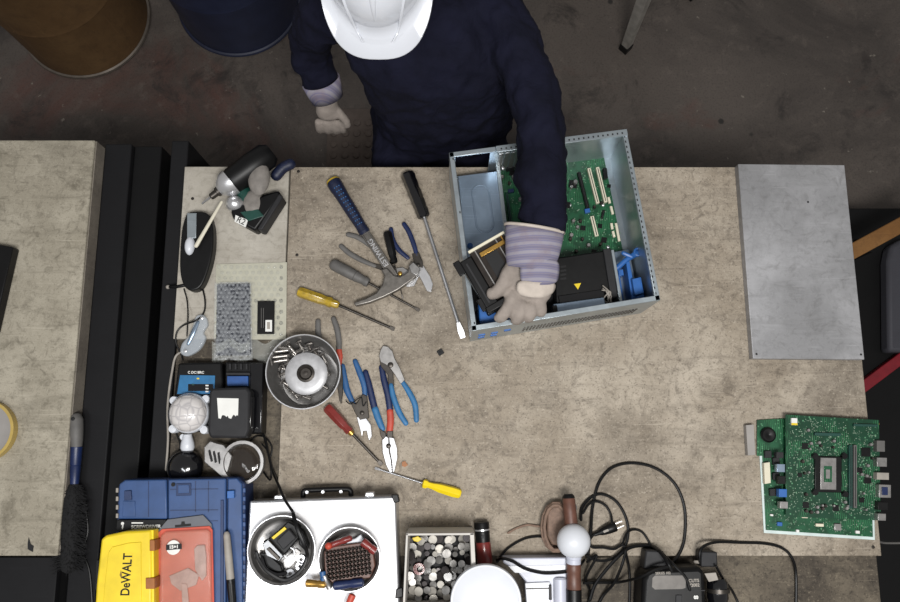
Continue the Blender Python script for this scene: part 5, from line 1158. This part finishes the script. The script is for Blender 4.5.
q4(mo, 'yellow_strip', [(271.5, 537.5), (284.5, 526.8), (286.5, 529), (273.5, 539.5)], HB+.0452, HB+.050, 'yellow_box', .0005)
g = MB()
for k in range(4): g.ring(P(289.5, 553, HB+.03+.004*k), .011, .0016, 24, 6)
build('spring_coil', g, M['chrome'], mo)
q4(mo, 'lower_frame', [(259, 552), (262, 560), (272, 573), (284, 577), (281, 565), (268, 553)], HB, HB+.022, 'black', .003)
q4(mo, 'side_arm', [(296, 526), (303, 532), (308, 545), (306, 552), (299, 545)], HB, HB+.03, 'black', .003)
g = MB(); g.tube(cr([P(262, 558, HB+.03), P(266, 568, HB+.03), P(276, 574, HB+.03), P(286, 573, HB+.03)], 5), .004, 8); build('cable', g, M['black_gloss'], mo)
q4(mo, 'steel_rod', [(266, 549), (269, 547), (280, 558), (278, 561)], HB+.0561, HB+.060, 'dark_steel', .001)
gr = tt('gear', 'grey cross shaped metal piece in the left steel tray', 'gear', 274, 566, HB)
g = MB(); c = P(274, 566, HB+.001)
for k in range(3): g.box(c+V((0, 0, .002+.0001*k)), (.026, .008, .004), .4+k*PI/3)
build('star_plate', g, M['satin'], gr)
for x, y, lab in ((290.5, 573, 'white plastic ring at the bottom of the left steel tray'), (300.5, 566, 'second steel ring right of the white one in left tray'), (301.5, 559, 'upper small steel ring at the right of the left tray')):
    g = MB(); g.lathe([(.004, 0), (.0095, 0), (.0095, .006), (.004, .006)], P(x, y, HB+.001), 28, close=True); build('bushing_ring', g, M['white' if x < 295 else 'chrome'], label=lab, cat='ring')
g = MB(); g.prism(pp([(283, 560), (296, 548), (301, 552), (297, 560), (290, 568), (284, 569)], HB+.004), T+HB+.0005, T+HB+.005); build('bracket_plate', g, M['satin'], label='bent silver bracket beside the mechanism in the left tray', cat='bracket', bevel=.001)
cable('black ribbon cable arching over the left steel tray', [(293, 513, H2+.045), (297, 528, H2+.06), (304, 545, H2+.055), (307, 556, H2+.036), (300, 571, H2+.036), (285, 580, H2+.034), (268, 572, H2+.036), (259, 560, H2+.034), (256, 552, H2+.034)], .0042, flat=.6)
for x, y, lab in ((253.5, 556, 'black knob at the left rim of the left steel tray'), (285, 579.5, 'black knob at the lower rim of the left steel tray')):
    g = MB(); g.lathe([(.0075, 0), (.0085, .003), (.0085, .009), (.0065, .011), (.0005, .0112)], P(x, y, H2+.001)+V((0, -.003 if y > 570 else 0, 0)), 18); build('knob', g, M['black'], label=lab, cat='knob')
# drill bit holder
dh = tt('bit_holder', 'brown block holding rows of steel drill bits in the right tray', 'bit holder', 350, 560, HB)
q4(dh, 'block', [(324, 552), (329, 547), (366, 542), (373, 550), (375, 566), (370, 578), (332, 583), (325, 574)], HB, HB+.030, 'brown', .002)
brass = []
for r_ in range(7):
    for k in range(12):
        x = 327.5+k*3.7+r_*.35; y = 552.5-k*.55+r_*4.3
        p0 = P(x, y, HB+.030)
        if not brass:
            g = MB(); g.lathe([(.0034, 0), (.0034, .010), (.0024, .0125), (.0022, .007), (.0005, .006)], p0, 12); ob = build('drill_bit', g, M['dark_steel'], dh); brass.append(p0)
        else:
            ob2 = ob.copy(); COL.objects.link(ob2); ob2.location = p0-brass[0]; W[ob2] = W[dh]
for lab, nm, cat, A, B, r, m in (('brass coloured round bit lying left of the bit holder', 'driver_bit', 'bit', (305.5, 583), (326, 584.5), .0085, 'gold'), ('orange red tipped tool at the upper left of right tray', 'pocket_driver', 'tool', (326, 547), (352, 537.5), .007, 'red_dk'),
        ('dark red handled tool at the right of the bit holder', 'pocket_driver', 'tool', (362, 541), (376, 552), .0095, 'red_dk'), ('dark blue tube lying below the bit holder', 'blue_tube', 'tube', (333, 586), (364, 582), .010, 'blue_dk'),
        ('grey pin lying across the lower left of the right tray', 'steel_pin', 'pin', (324, 575), (330, 589), .007, 'satin'), ('short blue plastic piece at the left of the bit holder', 'blue_piece', 'piece', (322.5, 571), (323.5, 581), .007, 'blue_rub'),
        ('orange knobbed rod at the bottom of the silver case', 'knobbed_rod', 'rod', (353, 594), (346, 610), .008, 'orange')):
    hh = H2+.0275+r+.001 if nm not in ('pocket_driver',) else HB+.031+r
    A, B = P(*A, hh), P(*B, hh); g = MB(); g.axial(A, B, [(0, r*.5), (.05, r*.95), (.2, r), (.6, r*.85), (.65, r), (.95, r*.95), (1, r*.5)], 18); build(nm, g, M[m], label=lab, cat=cat)
g = MB(); g.dome(P(328.5, 546, HB+.045), .008, .007, 16, 6, True); build('red_cap', g, M['orange'], label='small orange red cap at the left rim of the right tray', cat='cap')
g = MB(); g.prism(pp([(345, 543), (355, 539), (360, 535), (364, 541), (362, 546), (350, 548)], HB+.03), T+HB+.0005, T+HB+.02); build('white_tab', g, M['white'], label='white plastic tab behind the drill bits in right tray', cat='tab', bevel=.002)

# ================================================================ cardboard box of coin cells
HBX = .125
rim = [P(x, y, HBX) for x, y in ((406, 533.5), (474, 533), (478, 612), (402.5, 613))]
cb = thing('cardboard_box', 'open white cardboard box filled with coin cell batteries', 'box', sum(rim, V())/4-V((0, 0, HBX)))
g = MB(); g.prism([v.xy for v in rim], T+.0005, T+.0025); build('box_base', g, M['black_deep'], cb)  # base coloured black to paint the shade in gaps between cells
ctr = sum(rim, V())/4
for i in range(4):
    a, b = rim[i], rim[(i+1) % 4]; d = (b-a); d.z = 0; d.normalize(); n = V((-d.y, d.x, 0)); n = n if n.dot(ctr-(a+b)/2) > 0 else -n; th_ = .0045 if i != 1 else .009
    g = MB(); qd = [a, b, b+n*th_, a+n*th_]; g.prism([v.xy for v in qd], T+.0026, T+HBX-.0005); build('box_wall', g, M['card'], cb, bevel=.0008)
rnd = random.Random(21); pr_ = {}
cellspots = []
for i in range(9):
    for j in range(9):
        cellspots.append((411.5+i*7.1+rnd.uniform(-2, 2), 541+j*7.4+rnd.uniform(-2, 2)))
rnd.shuffle(cellspots)
for i, (x, y) in enumerate(cellspots):
    kind_ = ('cell', 'cell_dark', 'cell', 'dull')[i % 4]; r = rnd.choice([.0105, .0100, .0085, .006]); key = (kind_, r)
    z = .012+(i % 3)*.009; loc = P(x, y, z+.02)
    loc.z = T+z
    rx0, rx1 = ctr.x-.082+r+.0, ctr.x+.076-r; loc.x = min(max(loc.x, rx0), rx1)
    rot = (rnd.uniform(-.3, .3), rnd.uniform(-.3, .3), rnd.uniform(0, 3))
    if key not in pr_:
        t = thing('coin_cell', 'x', 'battery', loc, 'coin cells in the cardboard box')
        h_ = r*.34; g = MB(Matrix.Translation(loc)); g.lathe([(r*.94, 0), (r, h_*.15), (r, h_*.75), (r*.96, h_*.85), (r*.86, h_*.86), (r*.84, h_), (.0005, h_)], (0, 0, 0), 22)
        o = build('can', g, M[kind_], t); pr_[key] = t; t.rotation_euler = rot
    else: t = copy_tree(pr_[key], None, loc, rot)
    t['label'] = {'cell': 'silver coin cell among many in the white cardboard box', 'cell_dark': 'dark grey coin cell among many in the white cardboard box', 'dull': 'pale dull coin cell among many in the white cardboard box'}[kind_]; t['group'] = {'cell': 'silver coin cells in the box', 'cell_dark': 'dark coin cells in the box', 'dull': 'pale coin cells in the box'}[kind_]
g = MB(); g.prism(pp([(412, 538), (418, 536), (422, 539), (418, 542), (414, 541)], .045), T+.043, T+.048); build('yellow_clip', g, M['yellow_box'], label='tiny yellow plastic clip in the corner of the coin cell box', cat='clip', bevel=.001)
g = MB(); c = P(419, 569, .045)
for k in range(3): g.ring(c+V((.001*k, 0, .002*k)), .012-.002*k, .0012, 24, 6)
build('wire_ring', g, M['red_dk'], label='dark red wire ring lying among the coin cells', cat='ring')
# flashlight
fl = tt('flashlight', 'black and red pocket flashlight standing beside the cardboard box', 'flashlight', 483, 545)
A, B = P(481.5, 522, .021), P(485.5, 572, .021); d = (B-A)
g = MB(); g.axial(A, A+d*.40, [(0, .0165), (.05, .0175), (.6, .0172), (1, .0165)], 24); build('lamp_head', g, M['black'], fl)
g = MB(); g.axial(A+d*.14, A+d*.17, [(0, .018), (1, .018)], 24); build('ring', g, M['chrome'], fl)
g = MB(); g.axial(A+d*.40, A+d*.85, [(0, .0165), (.1, .0175), (.9, .0178), (1, .014)], 24); build('body', g, M['red_dk'], fl)
g = MB(); g.cyl(A+d*.28+V((0, 0, .0165)), .004, .003, 14); build('switch', g, M['charcoal'], fl)
# white canister and device
cn = tt('round_stand', 'round white plate on a short stand cut by the bottom edge', 'stand', 497, 602)
c = P(486, 602, .15); r = S(486, 602, 71.5, .15)/2; sx_ = rim[2].x+.012+.034
g = MB(); g.lathe([(.034, .0005), (.034, .01), (.026, .016), (.026, .1285), (.001, .1285)], (sx_, c.y, T), 40); build('stem', g, M['white_lav'], cn)
c.z = T
g = MB(); g.lathe([(r*.9, .1290), (r, .133), (r, .147), (r*.98, .1495), (r*.93, .15), (r*.91, .149), (.001, .1485)], c, 72); build('plate', g, M['white'], cn)
wd = tt('white_device', 'boxy pale lavender plastic device beside the round white canister', 'device', 540, 590)
q4(wd, 'housing', [(503, 558), (567, 557.5), (568, 645), (530, 645), (526, 582), (516, 570), (503, 563)], .0005, .05, 'white_lav', .003)
q4(wd, 'top_step', [(525, 583), (550, 582), (551, 645), (530, 645)], .05, .056, 'white', .0015)
q4(wd, 'front_panel', [(508, 573-7), (566, 571-6), (566, 571), (515, 573)], .05, .0515, 'white', .0006)
q4(wd, 'seam', [(517, 590), (549.5, 589.6), (549.5, 591), (517, 591.4)] if False else [(526, 588), (550, 587.6), (550, 589), (526, 589.4)], .056, .0564, 'grey', 0)
g = MB(); c = P(560, 590, .05); g.axial(P(560, 577, .047), P(561, 640, .047), [(0, .013), (.03, .0165), (.5, .0165), (1, .015)], 24); build('roller', g, M['white_lav'], wd)
q4(wd, 'latch', [(549, 585), (551.5, 585), (552, 600), (549, 600)], .05, .060, 'charcoal', .0008)
# cord coil
co = tt('cord_coil', 'brown grey coil of cord behind the bulb handle', 'cord', 556, 525)
g = MB(); c = P(557, 526, .018)
pts = []
for k in range(14*6+1):
    a = 2*PI*k/14; w_ = k/84; pts.append(P(556+13*math.cos(a)*(1-.12*math.sin(w_*9)), 527+23*math.sin(a)*(1-.08*math.sin(w_*7)), .004+.034*w_+.002*math.sin(3*a)))
g.tube(pts, .0036, 8); build('winding', g, M['brown_coil'], co)
q4(co, 'spool', [(547, 512), (553, 506), (561, 506), (566, 515), (566, 538), (560, 546), (552, 545), (547, 536)], .0005, .02, 'brown_coil', .004)
cable('brown grey cord leaving the coil towards the left, upper strand', [(545, 527, .006), (536, 526, .006), (527, 525, .004), (516, 528.5, .004), (508, 533, .004)], .0026, 'brown_coil')
cable('dark cord from the coil curving down left to the flashlight', [(545, 537, .008), (536, 536.5, .006), (525, 538.5, .005), (514, 544, .005), (505, 551, .005), (497, 562, .006)], .0028, 'black')
cable('thick black cable lying over the pale plastic device', [(497, 560, .02), (503, 558.5, .056), (512, 561, .057), (525, 568.5, .057), (540, 572.5, .057), (552, 573, .057), (570, 571, .054), (579, 566, .03), (584, 560, .008)], .0036)
# bulb on brown handle
bu = tt('bulb_lamp', 'round white bulb on an upright brown handle at bottom centre', 'lamp', 574, 545)
g = MB(); g.axial(P(573.5, 562, .062), P(574.5, 645, .062), [(0, .015), (.03, .0165), (.12, .0168), (.13, .0158), (.32, .0165), (.33, .0172)], 24); build('handle', g, M['brown'], bu)
A_, B_ = P(573.5, 562, .062), P(574.5, 645, .062); g = MB(); g.axial(A_+(B_-A_)*.335, B_, [(0, .0172), (1, .017)], 24); build('handle_end', g, M['black'], bu)
g = MB(); g.axial(P(573.8, 553, .066), P(573.5, 563, .062), [(0, .018), (.5, .0175), (.55, .016), (1, .0165)], 24); build('collar', g, M['white_lav'], bu)
g = MB(); c = P(573.6, 541, .072); g.dome(c, S(573, 541, 33.5, .072)/2, .034, 40, 14, True); build('bulb', g, M['white'], bu, ang=180)
g = MB(); g.axial(P(568.5, 497, .054), P(571.5, 528, .058), [(0, .012), (.08, .0145), (.5, .0150), (1, .015)], 4 if False else 20); build('neck', g, M['brown'], bu)
g = MB(); g.axial(P(568.3, 494, .054), P(568.6, 498, .054), [(0, .010), (.5, .0135), (1, .0145)], 20); build('neck_cap', g, M['black'], bu)
g = MB(); c = P(569, 506, 0); c.z = T+.0005; g.lathe([(.012, 0), (.012, .042)], c, 16); c3 = P(574.2, 625, 0); g.lathe([(.012, .0), (.012, .046)], V((c3.x, c3.y, T+.0005)), 16); build('rest_foot', g, M['black'], bu)
# ================================================================ cables and black power tool
PTH = .07
pt = tt('electric_tool', 'black corded power tool with silver rating plate at the bottom edge', 'power tool', 685, 590, -.018)
q4(pt, 'motor_housing', [(646, 572), (652, 569), (699, 567), (705, 571), (708, 645), (640, 645), (643, 580)], -.0175, PTH, 'black', .010)
q4(pt, 'rear_block', [(646, 550), (664, 551), (668, 568), (644, 569)], -.0+.0005, .045, 'charcoal', .004)
g = MB(); g.axial(P(717, 578, .035), P(719, 645, .035), [(0, .018), (.05, .023), (.3, .0245), (.32, .0225), (1, .023)], 28); build('gear_barrel', g, M['black_gloss'], pt)
g = MB(); g.axial(P(718, 588, .036), P(718.3, 592, .036), [(0, .0255), (1, .0255)], 28); build('steel_band', g, M['dark_steel'], pt)
lb = q4(pt, 'rating_plate', [(652.5, 578), (655, 575.5), (683, 575.5), (686, 578), (685.5, 588), (682, 589), (655, 589.5), (652, 587)], PTH, PTH+.0008, 'plate_grey', 0)
g = words_mb('SERIES 102', .0075, flatM(P(663, 573.3, PTH+.0006), .03), .0003, .0002); build('lettering', g, M['grey_light'], pt)
g = words_mb('CUTS\n72082', .0095, flatM(P(694, 583, PTH+.0006), .03), .0003, .0003); build('lettering', g, M['grey_light'], pt)
g = words_mb('00', .0095, flatM(P(696, 597.5, PTH+.0006), .03), .0003, .0006); build('lettering', g, M['paper'], pt)
q4(pt, 'seam', [(687, 590.5), (705, 590), (705, 591), (687, 591.5)], PTH, PTH+.0008, 'charcoal', 0); q4(pt, 'side_grip', [(676, 595), (682, 595), (682, 640), (675, 640)], PTH, PTH+.003, 'charcoal', .001)
q4(pt, 'white_tab', [(704.5, 573.5), (716, 572.5), (718.5, 580), (709, 582)], .062, .066, 'grey_light', .001)
ad = tt('power_adapter', 'square black power adapter block behind the power tool', 'adapter', 710, 562)
q4(ad, 'block', [(701.5, 551.5), (717.5, 552), (717.5, 567), (701, 567)], .0005, .045, 'charcoal', .003)
g = MB(); g.tube([P(695, 562, .03), P(701, 562, .03)], .004, 10); build('strain_relief', g, M['grey_light'], ad)
C1 = 'black cable '
cable('black cable making the largest loop on the board right of the bulb', [(588, 560, .006), (589, 545, .006), (591, 530, .014), (592.5, 508, .006), (598, 485, .004), (607, 471.5, .004), (618, 465, .004), (633, 463, .004), (650, 466, .004), (665, 474, .004), (677, 487, .004), (684, 505, .004), (685.5, 525, .004), (683, 545, .004), (675, 560, .006), (664, 566, .02), (652, 568, .05)], .0036)
cable('black cable forming the medium loop around the plug', [(581, 520, .012), (582, 508, .008), (590, 498, .005), (601, 494, .004), (614, 499.5, .004), (623, 511, .004), (628, 526, .004), (627, 541, .004), (620, 553, .005), (608, 560, .01), (596, 560, .012), (586, 555, .012)], .0034)
cable('black cable in a small loop ending at the plug', [(583, 513, .016), (589, 504, .012), (597, 501.5, .01), (606, 506, .01), (611, 515, .012), (612, 524, .018)], .0030)
cable('black cable from the plug curving below to the bundle', [(594, 534, .014), (590, 540, .014), (592, 547, .013), (603, 547.5, .011), (614, 549, .013), (622, 545, .012), (627, 548, .012), (640, 546, .006), (655, 547, .006), (664, 555, .052), (675, 566, .075), (686, 578, .078), (690, 590, .076)], .0030)
cable('black cable hooking upward between bulb loops and the power tool', [(622, 545, .02), (627, 533, .012), (634, 529.5, .006), (642, 532, .005), (648, 540, .006), (652, 548, .012)], .0028)
cable('thick black cable sweeping from under the bulb to power tool', [(590, 600, .01), (595, 585, .012), (606, 570, .016), (620, 555, .022), (632, 547, .014), (650, 546, .01), (660, 552, .052), (668, 563, .078), (672, 571, .078)], .0040)
cable('black cable running low across the bundle to tool housing', [(584, 583, .0), (600, 582.5, .0), (620, 582, .0), (640, 577, .06), (655, 570, .077), (670, 566, .077)], .0034)
cable('black cable rising from the bottom edge through the bundle', [(595, 612, -.01), (603, 596, -.01), (614, 583, .01), (622, 565, .03), (626, 550, .03)], .0034)
cable('black cable hanging straight down in the bundle to bottom edge', [(626, 553, .004), (629, 568, -.01), (630, 585, -.013), (629, 612, -.013)], .0030)
cable('black cable curving close beside the bulb handle', [(587, 562, .006), (597, 556, .02), (586, 578, .0), (590, 592, -.012), (586, 612, -.012)], .0030)
cable('black cable arching right from the adapter to the bottom edge', [(700, 562, .035), (700, 552, .04), (705, 545.5, .034), (718, 542, .012), (740, 542.5, .004), (765, 543.5, .004), (782, 548, .004), (792, 558, .002), (796, 575, -.012), (796, 612, -.014)], .0034)
cable('thin black cable trailing from the tool barrel to bottom right', [(716, 566, .06), (724, 580, .03), (733, 592, -.01), (742, 612, -.013)], .0028)
cable('thin grey cable entering at the right end of bench board', [(878, 541.5, -.05), (886, 543, -.08), (905, 543, -.10)], .0026, 'grey')
pl = tt('power_plug', 'black two pin plug lying inside the cable loops', 'plug', 605, 530)
A, B = P(594, 535, .012), P(616, 526, .014); d = (B-A)
g = MB(); g.axial(A, B, [(0, .004), (.2, .005), (.35, .0085), (.7, .0115), (.95, .012), (1, .010)], 16); build('plug_body', g, M['black'], pl)
for k in (-1, 1):
    n = V((-d.y, d.x, 0)).normalized()*.0055*k; g = MB(); g.box((B+n)+d.normalized()*.008, (.018, .0015, .006), math.atan2(d.y, d.x)); build('prong', g, M['chrome'], pl)
q4(pl, 'plug_label', [(603, 531), (608, 529), (609, 531), (604, 533)], .0245, .0252, 'grey_light', 0)
